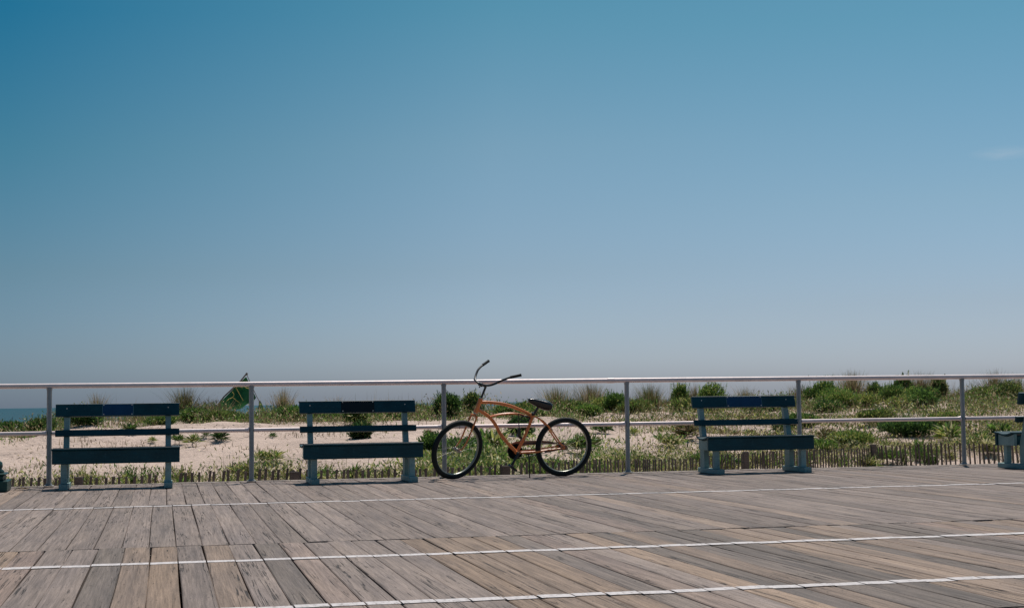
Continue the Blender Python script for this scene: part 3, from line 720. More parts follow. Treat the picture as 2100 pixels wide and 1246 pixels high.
mb = MB(); mb.tube([bq(812, 135), bq(826, 150), bq(828, 185)], [.02, .035, .02], 8); mb.build('pole_tip', M_POLE, bn)
mb = MB(); vs = [bq(1062, 680), bq(1085, 690, .05), bq(1170, 870, .1), bq(1140, 905), bq(1100, 850, -.05), bq(1040, 850, -.1), bq(1062, 760, -.08)]; mb.add(vs, [(0, 1, 2, 3, 4), (0, 4, 6), (4, 5, 6)]); o = mb.build('cloth_tail', M_CLOTH, bn, fixn=False); o.modifiers.new('thick', 'SOLIDIFY').thickness = .02
mb = MB(); mb.tube([bq(1075, 750, -.12), bq(1138, 895, -.12)], .018, 6, flat=.3); mb.build('tail_stripe', M_YELLOW, o)

# ------------------------------------------------------------------ vegetation
def quad_mesh(name, verts, faces, cols, mat, parent=None):
    me = bpy.data.meshes.new(name); V = np.asarray(verts, np.float32).reshape(-1, 3); Fc = np.asarray(faces, np.int32)
    me.vertices.add(len(V)); me.vertices.foreach_set('co', V.ravel())
    k = Fc.shape[1]; me.loops.add(Fc.size); me.loops.foreach_set('vertex_index', Fc.ravel()); me.polygons.add(len(Fc))
    me.polygons.foreach_set('loop_start', np.arange(0, Fc.size, k, dtype=np.int32))
    me.update(calc_edges=True); me.validate()
    ca = me.color_attributes.new('col', 'FLOAT_COLOR', 'POINT'); C4 = np.ones((len(V), 4), np.float32); C4[:, :3] = cols; ca.data.foreach_set('color', C4.ravel())
    me.materials.append(mat); return link(bpy.data.objects.new(name, me), parent)

def blades(base, hd, h, lean, w, col, rng=RNG):
    """curved tapering blades; base (n,3), hd azimuth, h height, lean amount, w half width"""
    n = len(base); d = np.stack([np.cos(hd), np.sin(hd), 0*hd], -1); s = np.stack([-np.sin(hd+rng.normal(0, .8, n)), np.cos(hd+rng.normal(0, .8, n)), 0*hd], -1)
    s /= np.linalg.norm(s, axis=1, keepdims=True)
    ts = [0, .4, .75, 1.0]; ws = [1, .85, .5, .06]; V = np.zeros((n, 8, 3))
    for i, (t, ww) in enumerate(zip(ts, ws)):
        c = base+d*(lean*h*t**1.8)[:, None]; c[:, 2] += h*(t-.25*lean*t*t)
        V[:, 2*i] = c-s*(w*ww)[:, None]; V[:, 2*i+1] = c+s*(w*ww)[:, None]
    b = (np.arange(n)*8)[:, None, None]; Fq = np.array([[0, 1, 3, 2], [2, 3, 5, 4], [4, 5, 7, 6]])[None]+b
    return V.reshape(-1, 3), Fq.reshape(-1, 4), np.repeat(col, 8, axis=0)

def leaves(c, dirv, L, w, col, rng=RNG, droop=.25):
    """lance-shaped folded leaves: 6 verts, 2 quads each side of the midrib"""
    n = len(c); dirv = dirv/np.linalg.norm(dirv, axis=1, keepdims=True); r = rng.normal(0, 1, (n, 3)); s = np.cross(dirv, r); s /= np.linalg.norm(s, axis=1, keepdims=True)
    up = np.array([0, 0, 1.0]); Lc = L[:, None]; wc = w[:, None]
    base = c; mid = c+dirv*Lc*.5; tip = c+dirv*Lc; tip = tip-up*(droop*Lc*.5)*rng.uniform(.2, 1, (n, 1)); mid2 = mid-np.cross(s, dirv)*wc*.4
    V = np.stack([base, mid-s*wc, tip, mid+s*wc, mid2], 1)
    b = (np.arange(n)*5)[:, None, None]; Ft = np.array([[0, 4, 1], [4, 2, 1], [0, 3, 4], [4, 3, 2]])[None]+b
    return V.reshape(-1, 3), Ft.reshape(-1, 3), np.repeat(col, 5, axis=0)

def jit(col, n, v=.25, rng=RNG):
    c = np.asarray(col)[None]*(1+rng.normal(0, v, (n, 1))); return np.clip(c*(1+rng.normal(0, v*.3, (n, 3))), .004, 1)
def mixcol(cols, wts, n, v=.2, rng=RNG):
    cols = np.asarray(cols, float); k = rng.choice(len(cols), n, p=np.asarray(wts)/sum(wts)); return np.clip(cols[k]*(1+rng.normal(0, v, (n, 1))), .004, 1)

STRAW, OLIVE, GRN, BRN, DGRN, LGRN, YGRN, PALE = (.44, .35, .215), (.155, .165, .055), (.090, .170, .042), (.15, .105, .062), (.038, .088, .028), (.165, .275, .055), (.36, .37, .11), (.60, .55, .31)

def join(parts):
    V, Fs, C, n = [], [], [], 0
    for v, f, c in parts: V.append(v); Fs.append(f+n); C.append(c); n += len(v)
    return np.concatenate(V), np.concatenate(Fs), np.concatenate(C)

def grass_tuft(u, v, hgt, wid, n, label, cols=(STRAW, OLIVE, GRN, BRN), wts=(.35, .35, .2, .1), Y=None, group='grass tufts on the dune crest', name='grass_tuft', lean=.22):
    n = int(n*1.9); p = G(u, v, Y); r = np.abs(RNG.normal(0, wid*.35, n)); a = RNG.uniform(0, 6.283, n)
    base = np.stack([r*np.cos(a), r*np.sin(a)*.8, -.03+0*r], -1); x = p.x+base[:, 0]; y = p.y+base[:, 1]; base[:, 2] += ground_z(x, y)-p.z
    h = hgt*RNG.beta(3.2, 1.8, n)*1.12; le = np.abs(RNG.normal(0, lean, n))+r/wid*.5
    Vv, Ff, Cc = blades(base, a+RNG.normal(0, .5, n), h, le, RNG.uniform(.0035, .0075, n), mixcol(cols, wts, n))
    o = quad_mesh(name, Vv, Ff, Cc, M_GRASS); o.location = p; return tag(o, label, 'grass tuft', group)

def bush(u, v, w, h, n, label, cols=(DGRN, GRN, LGRN), wts=(.45, .35, .2), Y=None, leafL=.085, spiky=0.6, group='green bushes on the dunes', name='dune_bush', lobes=5):
    p = G(u, v, Y); t = tag(empty(name, p), label, 'bush', group)
    n = int(n*1.6); h *= 1.08; Ls = []; N = n//lobes
    for i in range(lobes):
        a = RNG.uniform(0, 6.28); rr = (.0 if i == 0 else RNG.uniform(.25, .55))
        c = np.array([math.cos(a)*rr*w*.5, math.sin(a)*rr*w*.4, h*(RNG.uniform(.42, .56) if i == 0 else RNG.uniform(.28, .5))])
        ra = np.array([w*.5*(1 if i == 0 else .62), w*.42*(1 if i == 0 else .62), h*.5*(1 if i == 0 else RNG.uniform(.62, .85))])*(.82 if i == 0 else 1)
        m = N*2 if i == 0 else N
        dv = RNG.normal(0, 1, (m, 3)); dv /= np.linalg.norm(dv, axis=1, keepdims=True); rad = RNG.uniform(.2, 1, m)**.5*(1+.16*np.sin(dv[:, 0]*6+i*2.1)*np.cos(dv[:, 2]*5+dv[:, 1]*4+i))
        pos = c+dv*ra*rad[:, None]; pos[:, 2] = np.maximum(pos[:, 2], .01)
        dirs = dv*spiky+np.array([0, 0, .75])+RNG.normal(0, .38, (m, 3))
        Ls.append(leaves(pos, dirs, leafL*RNG.uniform(.6, 1.35, m), leafL*.125*RNG.uniform(.7, 1.4, m), mixcol(cols, wts, m)))
    sh_, _ = rosette_parts(w*.95, h*1.04, int(9+w*18), cols, wts, leafL*1.1); Ls += sh_
    V_, F_, C_ = join(Ls); quad_mesh('foliage', V_, F_, C_, M_LEAF, t)
    mb = MB()
    for i in range(9):
        a = RNG.uniform(0, 6.28); tp = Vector((math.cos(a)*w*.3, math.sin(a)*w*.25, h*RNG.uniform(.55, .85)))
        mb.tube([(0, 0, -.06), (tp.x*.4, tp.y*.4, tp.z*.5), tuple(tp)], [.009, .006, .003], 5)
    mb.build('stem', M_STEM, t); return t

def rosette_parts(w, h, n_st, cols, wts, leafL=.10, lw=.115, org=(0, 0, 0)):
    """upright leafy stems (goldenrod-like), leaves spiralling up each stem"""
    Ls = []; stems = []
    for i in range(n_st):
        a = RNG.uniform(0, 6.28); r = w*.5*RNG.uniform(0, 1)**.6; hh = h*RNG.uniform(.5, 1.05)
        b = np.array([r*math.cos(a)*.75, r*math.sin(a)*.6, -.02]); tp = np.array([r*math.cos(a)*1.15, r*math.sin(a), hh]); m = max(7, int(hh/.022)); t = np.linspace(.15, 1, m)
        pos = b+(tp-b)*t[:, None]+np.array(org); az = np.arange(m)*2.4+RNG.uniform(0, 6); dirs = np.stack([np.cos(az), np.sin(az), .7+1.3*t], -1)+RNG.normal(0, .15, (m, 3))
        Ls.append(leaves(pos, dirs, leafL*(1.15-.5*t)*RNG.uniform(.8, 1.2, m), leafL*lw*RNG.uniform(.8, 1.2, m), mixcol(cols, wts, m)))
        stems.append((b+np.array(org), tp+np.array(org)))
    return Ls, stems
def spiky_parts(w, h, n_r, cols, wts, leafL):
    """rosettes of long arching leaves springing from the sand"""
    Ls = []; stems = []
    for i in range(n_r):
        a = RNG.uniform(0, 6.28); r = w*.34*RNG.uniform(0, 1)**.5 if i else 0; b = np.array([r*math.cos(a), r*math.sin(a)*.8, h*RNG.uniform(0, .35)]); m = int(RNG.uniform(26, 44))
        el = RNG.uniform(.05, 1.45, m); az = RNG.uniform(0, 6.28, m); d = np.stack([np.cos(az)*np.cos(el), np.sin(az)*np.cos(el), np.sin(el)], -1); L_ = h*RNG.uniform(.55, .95, m)*(.75+.25*np.cos(el))
        pos = b+d*.015+np.stack([0*el, 0*el, .10*h*RNG.random(m)], -1); Ls.append(leaves(pos, d, L_, L_*RNG.uniform(.05, .085, m), mixcol(cols, wts, m), droop=.5)); stems.append((np.array([b[0], b[1], -.04]), b+np.array([0, 0, .03])))
    return Ls, stems
def leafy_plant(u, v, w, h, n_st, label, cols=(GRN, LGRN, YGRN, PALE), wts=(.3, .35, .25, .1), group='leafy plants on the sand', Y=None, leafL=.10, name='leafy_plant', spiky=False):
    p = G(u, v, Y); Ls, st = spiky_parts(w, h, max(2, n_st//4), cols, wts, leafL) if spiky else rosette_parts(w, h, n_st, cols, wts, leafL); V_, F_, C_ = join(Ls)
    t = tag(empty(name, p), label, 'plant', group); quad_mesh('foliage', V_, F_, C_, M_LEAF, t)
    mb = MB()
    for a, b in st: mb.tube([tuple(a), tuple(b)], [.005, .0025], 4, caps=False)
    mb.build('stem', M_STEM, t); return t

# --- individually recognisable bushes (survey position of the base, width, height)
BR = ((LGRN, YGRN, GRN, DGRN), (.4, .2, .25, .15))
bush(915, 868, .78, .62, 3000, 'dark round bush directly behind the third full railing post, left of the bicycle', Y=40, cols=(DGRN, GRN, LGRN), wts=(.6, .25, .15))
bush(967, 846, .60, .68, 2600, 'round spiky bush above the front wheel of the bicycle, beside its stem', Y=42.5, cols=(DGRN, GRN, YGRN), wts=(.45, .3, .25))
bush(1392, 856, .62, .92, 2200, 'tall narrow bright green bush just left of the third bench backrest', Y=43.5, cols=BR[0], wts=BR[1])
bush(1461, 864, .95, .88, 3200, 'bright rounded bush rising behind the left half of the third bench backrest', Y=42.5, cols=(LGRN, YGRN, DGRN), wts=(.5, .2, .3))
bush(1690, 868, .95, .84, 3400, 'broad bright green bush right of the railing post beside the third bench', Y=44.5, cols=(GRN, LGRN, YGRN, DGRN), wts=(.35, .35, .15, .15))
bush(1792, 850, .62, .62, 1700, 'small dark bush between the broad green bush and the tallest crest shrub', Y=46.5, cols=(DGRN, GRN, LGRN), wts=(.45, .4, .15))
bush(1850, 848, .72, .88, 2600, 'tallest dark spiky shrub on the crest left of the last railing post', Y=46.5, cols=(DGRN, OLIVE, GRN, PALE), wts=(.35, .25, .3, .1), leafL=.13)
bush(1925, 850, .62, .70, 1900, 'pale spiky shrub just left of the last railing post', Y=46.5, cols=(GRN, PALE, OLIVE), wts=(.5, .25, .25), leafL=.13)
bush(1262, 868, .66, .56, 2100, 'low bright green bush against the post right of the bicycle', Y=41.5, cols=(LGRN, GRN, DGRN), wts=(.4, .4, .2))
bush(1110, 868, .95, .38, 2300, 'low green bush just below the bicycle saddle', Y=40.5, cols=(LGRN, GRN, YGRN), wts=(.45, .4, .15))
bush(1890, 872, .95, .58, 2600, 'wide green bush on the sand below the tallest crest shrub', Y=41, cols=(DGRN, GRN, LGRN), wts=(.25, .4, .35))
bush(1728, 866, 1.1, .50, 2800, 'yellow green low bush in front of the broad green bush', Y=41.5, cols=(YGRN, LGRN, GRN), wts=(.3, .4, .3))
bush(1856, 925, 1.55, .42, 4200, 'wide dark green bush spreading behind the slat fence near the right end', Y=33.5, cols=(DGRN, GRN, LGRN), wts=(.5, .35, .15))
bush(1745, 935, 1.0, .34, 2300, 'yellow green bush just behind the slat fence right of the third bench', Y=32, cols=(YGRN, LGRN, GRN), wts=(.4, .35, .25))
bush(2070, 868, 1.1, .80, 3000, 'tangled green bush behind the backrest of the bench at the right edge', Y=44, cols=(GRN, OLIVE, YGRN, DGRN), wts=(.3, .3, .15, .25))
bush(25, 872, .95, .34, 2400, 'low green bush at the left edge in front of the sea', Y=40, cols=(GRN, DGRN, LGRN), wts=(.4, .4, .2), leafL=.11)
bush(85, 878, .75, .42, 2200, 'dark green bush just left of the first bench below the sea', Y=40, cols=(DGRN, GRN, OLIVE), wts=(.5, .3, .2))
bush(170, 878, .95, .34, 2200, 'dark low bush seen through the left half of the first bench', Y=38.5, cols=(DGRN, GRN, LGRN), wts=(.5, .35, .15))
bush(730, 868, .60, .46, 1900, 'green bush seen through the slats of the bench with the black plaque', Y=37.5, cols=(LGRN, GRN, DGRN), wts=(.4, .35, .25))
bush(598, 876, .95, .36, 2200, 'spreading green bush between the banner and the second bench', Y=39.5, cols=(GRN, LGRN, DGRN), wts=(.45, .35, .2))
bush(1065, 895, .60, .40, 1700, 'dark bush behind the seat tube of the bicycle', Y=32, cols=(DGRN, GRN), wts=(.75, .25))
bush(950, 965, 1.05, .46, 3600, 'dense green bush behind the front wheel of the bicycle', Y=27.5, cols=(GRN, DGRN, LGRN), wts=(.45, .3, .25))
bush(885, 960, .62, .42, 1900, 'green bush between the second bench and the front wheel', Y=28, cols=(GRN, LGRN, DGRN), wts=(.5, .3, .2))
bush(740, 898, .42, .26, 1100, 'dark spiky clump of leaves on bare sand behind the second bench', Y=31, cols=(DGRN, OLIVE), wts=(.7, .3), leafL=.13)

MORE = [(1662, .60, .62, 44.5, 'ragged green bush touching the post beside the third bench', GRN), (1712, 1.15, .66, 43.5, 'leafy bush leaning right from the broad green bush', LGRN), (1775, 1.0, .48, 43.5, 'low bright bush in front of the tall tawny grass', YGRN),
        (1828, .95, .62, 44.5, 'green bush filling the foot of the tallest crest shrub on its left', GRN), (1872, .8, .55, 45, 'leafy bush at the foot of the tallest crest shrub on its right', LGRN), (1908, .70, .50, 44.5, 'dark green bush under the pale spiky shrub', DGRN),
        (1995, .85, .32, 45.5, 'flat green bush on the pale sand right of the last railing post', OLIVE), (2025, 1.2, .55, 45, 'broad olive bush below the tall dark grass tuft', OLIVE), (1238, .9, .44, 42, 'yellow green bush left of the post right of the bicycle', YGRN),
        (1170, .9, .36, 41.5, 'olive bush below the large straw coloured grass tuft', OLIVE), (1315, .9, .40, 42.5, 'olive bush under the dark centred grass tuft', OLIVE), (1400, 1.1, .45, 42, 'grey green bush at the foot of the tall narrow bush', OLIVE),
        (1560, 1.2, .40, 42, 'green bush seen between the backrest boards of the third bench', GRN), (1040, .9, .34, 41.5, 'green bush seen through the bicycle frame above the twin tubes', GRN), (1640, 1.0, .36, 36, 'green bush behind the right end of the third bench seat', GRN),
        (1800, 1.0, .40, 36, 'brownish green bush under the mid rail right of the third bench', OLIVE), (1935, 1.0, .44, 34, 'yellow green bush behind the fence left of the last railing post', YGRN), (455, 1.0, .34, 40, 'low olive bush on the slope below the left foot of the banner', OLIVE), (500, .7, .26, 38.5, 'small green bush below the banner', GRN), (640, 1.1, .34, 41, 'dark olive bush left of the second bench backrest', OLIVE),
        (690, .8, .30, 40, 'green bush seen under the left end of the second bench backrest', LGRN), (800, 1.0, .32, 40, 'tan and green bush seen under the right end of the second bench backrest', OLIVE), (862, .7, .42, 41.5, 'small olive bush between the second bench and the dark round bush', OLIVE),
        (330, .9, .26, 40.5, 'low green bush seen under the right end of the first bench backrest', GRN), (395, .8, .40, 41, 'green bush at the foot of the dense dark grass tuft', GRN), (1085, 1.0, .36, 42, 'olive bush behind the bicycle saddle', OLIVE),
        (1205, .9, .30, 40.5, 'low bright bush above the rear wheel of the bicycle', LGRN), (1290, .8, .34, 41, 'olive bush behind the post right of the bicycle', OLIVE), (1845, 1.1, .38, 42, 'bright bush with pale leaves above the mid rail left of the last railing post', YGRN),
        (1700, 1.0, .34, 40.5, 'dark olive bush just above the mid rail right of the third bench', DGRN), (1680, .9, .30, 31.5, 'low green bush behind the fence just right of the third bench', LGRN)]
for (u, w, h, Yb, lab, main) in MORE: bush(u, 0, w, h, int(1700*w+400), lab, (main, GRN, LGRN, YGRN, DGRN), (.42, .16, .2, .14, .08), Y=Yb)

# --- grass tufts standing out against the sky
TUFT = [(378, 1.0, .42, 420, 'dense dark grass tuft rising just right of the first bench', (BRN, OLIVE, DGRN, STRAW), (.4, .3, .2, .1), 42.5),
        (200, .85, .30, 170, 'thin tan grass tuft rising above the first bench backrest', (STRAW, BRN, OLIVE), (.45, .25, .3), 43),
        (130, .62, .35, 120, 'short spiky grass tuft over the left end of the first bench', (OLIVE, GRN), (.5, .5), 42),
        (285, .55, .6, 120, 'sparse grass tuft above the right half of the first bench', (STRAW, OLIVE), (.5, .5), 43),
        (580, .80, .40, 230, 'pale feathery grass tuft midway between the banner and the second bench', (STRAW, OLIVE, BRN), (.6, .25, .15), 43),
        (690, .72, .30, 150, 'tawny grass tuft above the black plaque of the second bench', (STRAW, BRN), (.6, .4), 43.5),
        (790, .60, .7, 120, 'wispy grass tuft above the right end of the second bench', (STRAW, OLIVE), (.6, .4), 43.5),
        (430, .62, .8, 330, 'brown grass tuft at the left foot of the green banner', (BRN, STRAW, OLIVE), (.4, .3, .3), 43),
        (1140, .82, .60, 330, 'tan grass tuft just right of the bicycle saddle', (STRAW, OLIVE, GRN), (.5, .3, .2), 43.5),
        (1215, .92, .65, 480, 'large straw coloured grass tuft left of the post right of the bicycle', (STRAW, OLIVE, BRN), (.5, .3, .2), 43.5),
        (1333, 1.0, .42, 520, 'dark centred grass tuft between the middle posts, left of the narrow bush', (OLIVE, BRN, GRN, STRAW), (.4, .2, .2, .2), 43.5),
        (1425, .90, .40, 260, 'thin grass tuft between the two bushes behind the third bench', (STRAW, OLIVE, BRN), (.4, .3, .3), 44.5),
        (1530, .80, .45, 240, 'pale grass tuft above the blue plaque of the third bench', (STRAW, OLIVE), (.6, .4), 44.5),
        (1640, .85, .45, 260, 'grass tuft half hidden by the post beside the third bench', (OLIVE, STRAW, BRN), (.4, .3, .3), 45),
        (1750, 1.12, .75, 600, 'tall tawny grass tuft right of the broad green bush', (STRAW, OLIVE, BRN), (.45, .3, .25), 46.5),
        (1888, 1.0, .55, 420, 'brownish grass tuft between the two spiky shrubs on the crest', (BRN, STRAW, OLIVE), (.35, .35, .3), 46.8),
        (2040, 1.05, .60, 420, 'tall dark grass tuft right of the last railing post', (OLIVE, BRN, STRAW), (.45, .3, .25), 47),
        (2085, .95, .60, 260, 'grass tuft above the bench at the right edge', (STRAW, OLIVE), (.5, .5), 47)]
for (u, h, w, n_, lab, cs, ws, Yt) in TUFT: grass_tuft(u, 0, h, w, n_, lab, cs, ws, Y=Yt)

# --- single leafy plants on the open sand
POSTPX = [101, 515, 911, 1287, 1640, 1973]
SP = [(395, 915, .34, .26, 'pale green plant on the sand just right of the first bench seat'), (368, 912, .30, .22, 'small green plant half hidden by the right end of the first bench'),
      (447, 905, .42, .28, 'dark tufted plant just below the mid rail, left of the second post'), (420, 900, .22, .16, 'small dark plant left of the dark tufted one below the mid rail'),
      (260, 890, .42, .26, 'dark plant seen between the slats of the first bench'), (312, 908, .26, .14, 'yellowish plant resting above the first bench seat'),
      (175, 896, .40, .14, 'flat dark plant seen through the left of the first bench'), (555, 950, .62, .26, 'bright rounded plant behind the fence right of the second post'),
      (560, 896, .30, .12, 'low dark plant right below the mid rail, right of the second post'), (880, 892, .26, .14, 'small brown plant left of the front wheel top'),
      (1235, 890, .55, .24, 'dark plant right of the rear wheel under the mid rail'), (1300, 892, .45, .20, 'pale plant right beside the post right of the bicycle'),
      (1375, 918, .70, .34, 'wide pale plant on the sand left of the third bench'), (1410, 900, .50, .50, 'tall brownish plant beside the left end of the third bench'),
      (1505, 892, .28, .14, 'brown sprig seen between slats of the third bench, left one'), (1540, 890, .25, .12, 'brown sprig seen between slats of the third bench, right one'),
      (1600, 890, .50, .30, 'dark green plant behind the right end of the third bench'), (1700, 905, .60, .35, 'green plant in front of brown stems right of the third bench'),
      (1945, 905, .70, .48, 'tall pale leafy plant left of the last railing post'), (2015, 918, .75, .36, 'broad yellow green plant right of the last railing post'),
      (2055, 900, .70, .40, 'green plant behind the seat of the bench at the right edge'), (1195, 930, .80, .40, 'straggly plant seen through the right of the rear wheel'),
      (1010, 930, .60, .48, 'pale leafy plant behind the down tube of the bicycle'), (1035, 950, .6, .36, 'pale leafy plant behind the lower pedal of the bicycle')]
for (u, v, w, h, lab) in SP:
    dark = ('dark' in lab) or ('brown' in lab); y_ = 'pale' in lab or 'yellow' in lab or 'bright' in lab
    cs, ws = ((DGRN, OLIVE, GRN), (.45, .3, .25)) if dark and 'brown' not in lab else ((BRN, OLIVE, STRAW), (.4, .35, .25)) if dark else ((PALE, YGRN, LGRN, GRN), (.25, .3, .3, .15)) if y_ else ((GRN, LGRN, OLIVE), (.45, .35, .2))
    leafy_plant(u, v, w, h*1.1, int(6+w*26), lab, cs, ws, spiky=True)

# --- leafy clumps in the strip just behind the fence; look-alikes within each bay
def xf(u): return u
bay = ['left of the first post', 'between first and second posts', 'between second and third posts', 'between third and fourth posts', 'between fourth and fifth posts', 'between fifth and last posts', 'right of the last post']
edges = [-30]+POSTPX+[2140]
for bi in range(7):
    a, b = edges[bi], edges[bi+1]; k = max(3, int((b-a)/34))
    for i in range(k):
        u = a+(b-a)*(i+RNG.uniform(.15, .85))/k; Yf = float(fence_y(W(u, 900, 24).x)); Yp = Yf+RNG.uniform(1.0, 3.3)
        hgt = RNG.uniform(.24, .44)*(1.15 if u > 900 else 1.0)*(.8 if 600 < u < 860 else 1)
        cs, ws = ((YGRN, PALE, LGRN, OLIVE, STRAW), (.28, .25, .15, .2, .12)) if RNG.random() < .62 else ((GRN, LGRN, OLIVE), (.4, .35, .25))
        leafy_plant(u, 0, RNG.uniform(.4, .8), hgt*.85, int(RNG.uniform(18, 34)), 'pale leafy plant just behind the slat fence, '+bay[bi], cs, ws, group='leafy plants behind the slat fence, '+bay[bi], Y=Yp, leafL=.10, spiky=RNG.random() < .55)

# --- uncounted growth: dune grass along the crest, ground cover, dead stems
def scatter(n, yf, sigma, dens=None, xr=(-8, 34)):
    x = RNG.uniform(*xr, n); y = yf(x)+RNG.normal(0, sigma, n)
    if dens is not None: k = RNG.random(n) < dens(x, y); x, y = x[k], y[k]
    return x, y
crest = lambda x: np.interp(x, [-30, 6, 14, 40], [43, 43, 47, 48])
def clump(x, y, s=1.0, ph=0):
    v = 0*x
    for i in range(8): v = v+np.sin(_kk[i+ph, 0]*s*x+_kk[i+ph, 1]*s*y*.8+_ph[i+ph, 1])
    return v/8
x, y = scatter(75000, lambda q: crest(q)-1.7+.7*(1.5*np.sin(q*.9+1)+1.1*np.sin(q*2.3+.5)+.6*np.sin(q*4.7)), 1.9, lambda x, y: np.clip(.5+1.3*clump(x, y, 1.4), .06, 1)*np.interp(x, [-8, -3.2, -2, 6, 12, 30], [.25, .25, .7, .8, 1, 1]))
n_ = len(x); h = np.clip(.12+.30*RNG.beta(1.6, 3.0, n_)+.50*np.clip(clump(x, y, 1.1, 9), 0, 1), .1, .8); tall = RNG.random(n_) < .07; h = np.where(tall, h+RNG.uniform(.15, .5, n_), h)
h = h*np.clip(.75+1.6*clump(x, y, .9, 4), .35, 1.35)*np.interp(x, [-2.9, -1.5], [.45, 1]); bare = 1-.8*np.exp(-((x-21.6)/1.5)**2)*(y > 40); k = RNG.random(n_) < bare; x, y, h = x[k], y[k], h[k]; n_ = len(x)
Vv, Ff, Cc = blades(np.stack([x, y, ground_z(x, y)-.03], -1), RNG.uniform(0, 6.28, n_), h, np.abs(RNG.normal(0, .32, n_)), RNG.uniform(.003, .007, n_), mixcol((STRAW, OLIVE, GRN, BRN), (.40, .27, .11, .22), n_))
tag(quad_mesh('dune_grass', Vv, Ff, Cc, M_GRASS), 'thin tan and green dune grass growing along the crest of the dunes', 'grass', kind='stuff')

wob = lambda q: 1.5*np.sin(q*.9+1)+1.1*np.sin(q*2.3+.5)+.6*np.sin(q*4.7)
def leafcover(name, n, yfn, sigma, dens, cols, wts, L, hmax, label, xr=(-8, 34)):
    x, y = scatter(n, yfn, sigma, dens, xr); k = (y > fence_y(x)+.55) & (RNG.random(len(x)) < np.where((x > 9.5) & (y < fence_y(x)+1.9), .12, 1)) & (RNG.random(len(x)) < 1-.85*np.exp(-((x-21.6)/1.5)**2)*(y > 40)); x, y = x[k], y[k]; n_ = len(x); hh = hmax*RNG.beta(1.3, 2.4, n_)*np.clip(.55+2.2*clump(x, y, 2.2, 3), .12, 1.7)
    pos = np.stack([x, y, ground_z(x, y)+hh], -1); dirs = RNG.normal(0, .6, (n_, 3)); dirs[:, 2] = np.abs(dirs[:, 2])+.35
    V_, F_, C_ = leaves(pos, dirs, L*RNG.uniform(.6, 1.4, n_), L*.12*RNG.uniform(.7, 1.3, n_), mixcol(cols, wts, n_)); tag(quad_mesh(name, V_, F_, C_, M_LEAF), label, 'ground cover', kind='stuff')
leafcover('ground_cover', 170000, lambda q: crest(q)-2.2+wob(q)*.8, 1.9, lambda x, y: np.clip(.42+2.6*clump(x, y, 1.3, 12), 0.05, 1), (OLIVE, GRN, LGRN, BRN, STRAW, PALE), (.30, .24, .15, .14, .14, .03), .10, .42, 'tangled low green growth covering the dune crest')
x0f = lambda q: fence_y(q)+1.3
leafcover('low_growth', 140000, x0f, 1.2, lambda x, y: np.clip(.55+1.2*clump(x, y, 2.0, 20), .08, 1), (YGRN, GRN, OLIVE, PALE, STRAW, BRN), (.2, .2, .2, .2, .12, .08), .082, .34, 'pale low growth on the sand along the slat fence', (-6, 24))
leafcover('low_growth', 90000, lambda q: fence_y(q)+6.0, 3.4, lambda x, y: np.clip((x-9.5)/3, 0, 1)*np.clip(.05+4.2*clump(x, y, 1.25, 7), 0.02, 1), (OLIVE, GRN, YGRN, STRAW, BRN, PALE), (.25, .26, .16, .12, .16, .05), .11, .42, 'patchy low growth over the right hand slope of the dune', (9, 26))
leafcover('low_growth', 34000, lambda q: fence_y(q)+3.5, 1.6, lambda x, y: np.clip((x-3.4)/1.5, 0, 1)*np.clip((9.5-x)/2, 0, 1)*np.clip(.35+1.5*clump(x, y, 2.0, 2), 0, 1), (YGRN, GRN, LGRN, PALE), (.25, .3, .25, .2), .12, .40, 'green growth on the slope behind the bicycle', (3, 10))
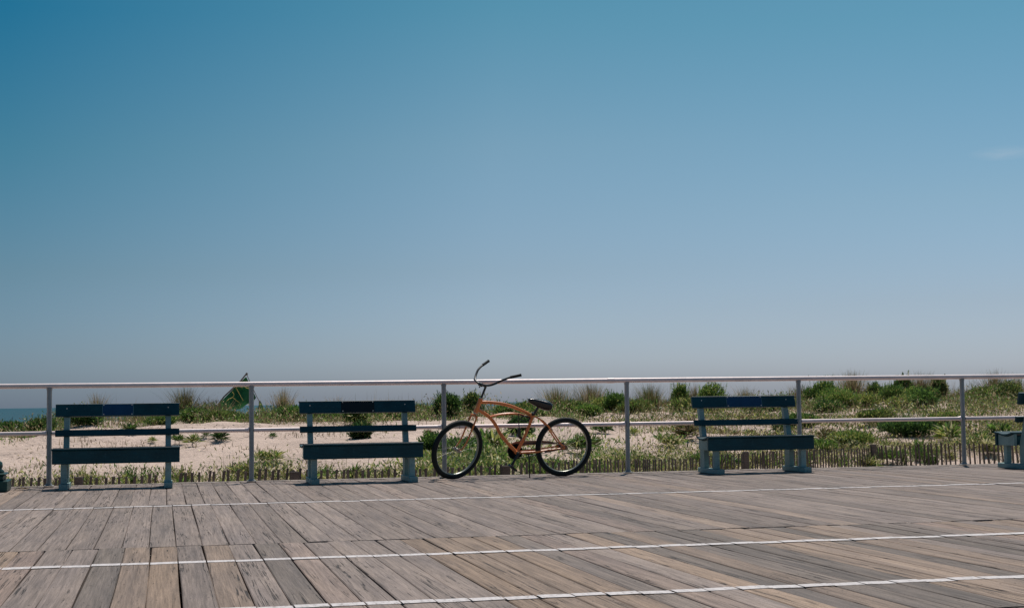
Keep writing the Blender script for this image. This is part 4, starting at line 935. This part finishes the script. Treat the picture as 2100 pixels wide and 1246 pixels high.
# upright straw stalks near the fence and brown stems on the right slope
x, y = scatter(5200, lambda q: fence_y(q)+1.6, 1.2, lambda x, y: np.clip(.4+1.3*clump(x, y, 1.8, 15), .05, 1), (-6, 24)); n_ = len(x)
A1 = blades(np.stack([x, y, ground_z(x, y)-.02], -1), RNG.uniform(0, 6.28, n_), RNG.uniform(.12, .48, n_), np.abs(RNG.normal(0, .35, n_)), RNG.uniform(.0025, .006, n_), mixcol((STRAW, PALE, OLIVE, BRN), (.4, .2, .25, .15), n_))
x, y = scatter(9000, lambda q: fence_y(q)+8, 3.5, lambda x, y: np.clip((x-9)/3, 0, 1)*np.clip(.3+1.5*clump(x, y, 1.6, 18), 0, 1), (8, 27)); n_ = len(x)
A2 = blades(np.stack([x, y, ground_z(x, y)-.02], -1), RNG.uniform(0, 6.28, n_), RNG.uniform(.12, .42, n_), np.abs(RNG.normal(0, .25, n_)), RNG.uniform(.003, .006, n_), mixcol((BRN, STRAW, OLIVE), (.5, .3, .2), n_))
V_, F_, C_ = join([A1, A2]); tag(quad_mesh('dry_stalks', V_, F_, C_, M_GRASS), 'dry straw coloured stalks scattered behind the slat fence', 'dry stalks', kind='stuff')
x, y = scatter(6500, lambda q: 0*q+31, 4.5, lambda x, y: np.clip(-.08+2.5*clump(x, y, 1.3, 25), 0, 1), (-4, 12)); k = y > fence_y(x)+1; x, y = x[k], y[k]; n_ = len(x)
V_, F_, C_ = blades(np.stack([x, y, ground_z(x, y)-.01], -1), RNG.uniform(0, 6.28, n_), RNG.uniform(.04, .17, n_), np.abs(RNG.normal(0, .6, n_)), RNG.uniform(.004, .009, n_), mixcol((BRN, OLIVE, STRAW), (.55, .25, .2), n_))
tag(quad_mesh('dead_sprigs', V_, F_, C_, M_GRASS), 'short brown dead sprigs poking out of the open sand', 'sprigs', kind='stuff')
# twigs and wrack lying on the open sand
parts = []
x = RNG.uniform(-3, 14, 2400); y = 40-15*RNG.random(2400)**1.3; k = clump(x, y, 1.8, 5) > -.08; x, y = x[k], y[k]; n_ = len(x)
V_, F_, C_ = blades(np.stack([x, y, ground_z(x, y)+.004], -1), RNG.normal(0, .7, n_)+np.pi*RNG.integers(0, 2, n_), RNG.uniform(.02, .12, n_), RNG.uniform(1.2, 4.5, n_), RNG.uniform(.005, .016, n_), mixcol((BRN, STRAW), (.7, .3), n_))
tag(quad_mesh('sand_debris', V_, F_, C_, M_GRASS), 'brown twigs and dead bits strewn on the bare sand', 'debris', kind='stuff')
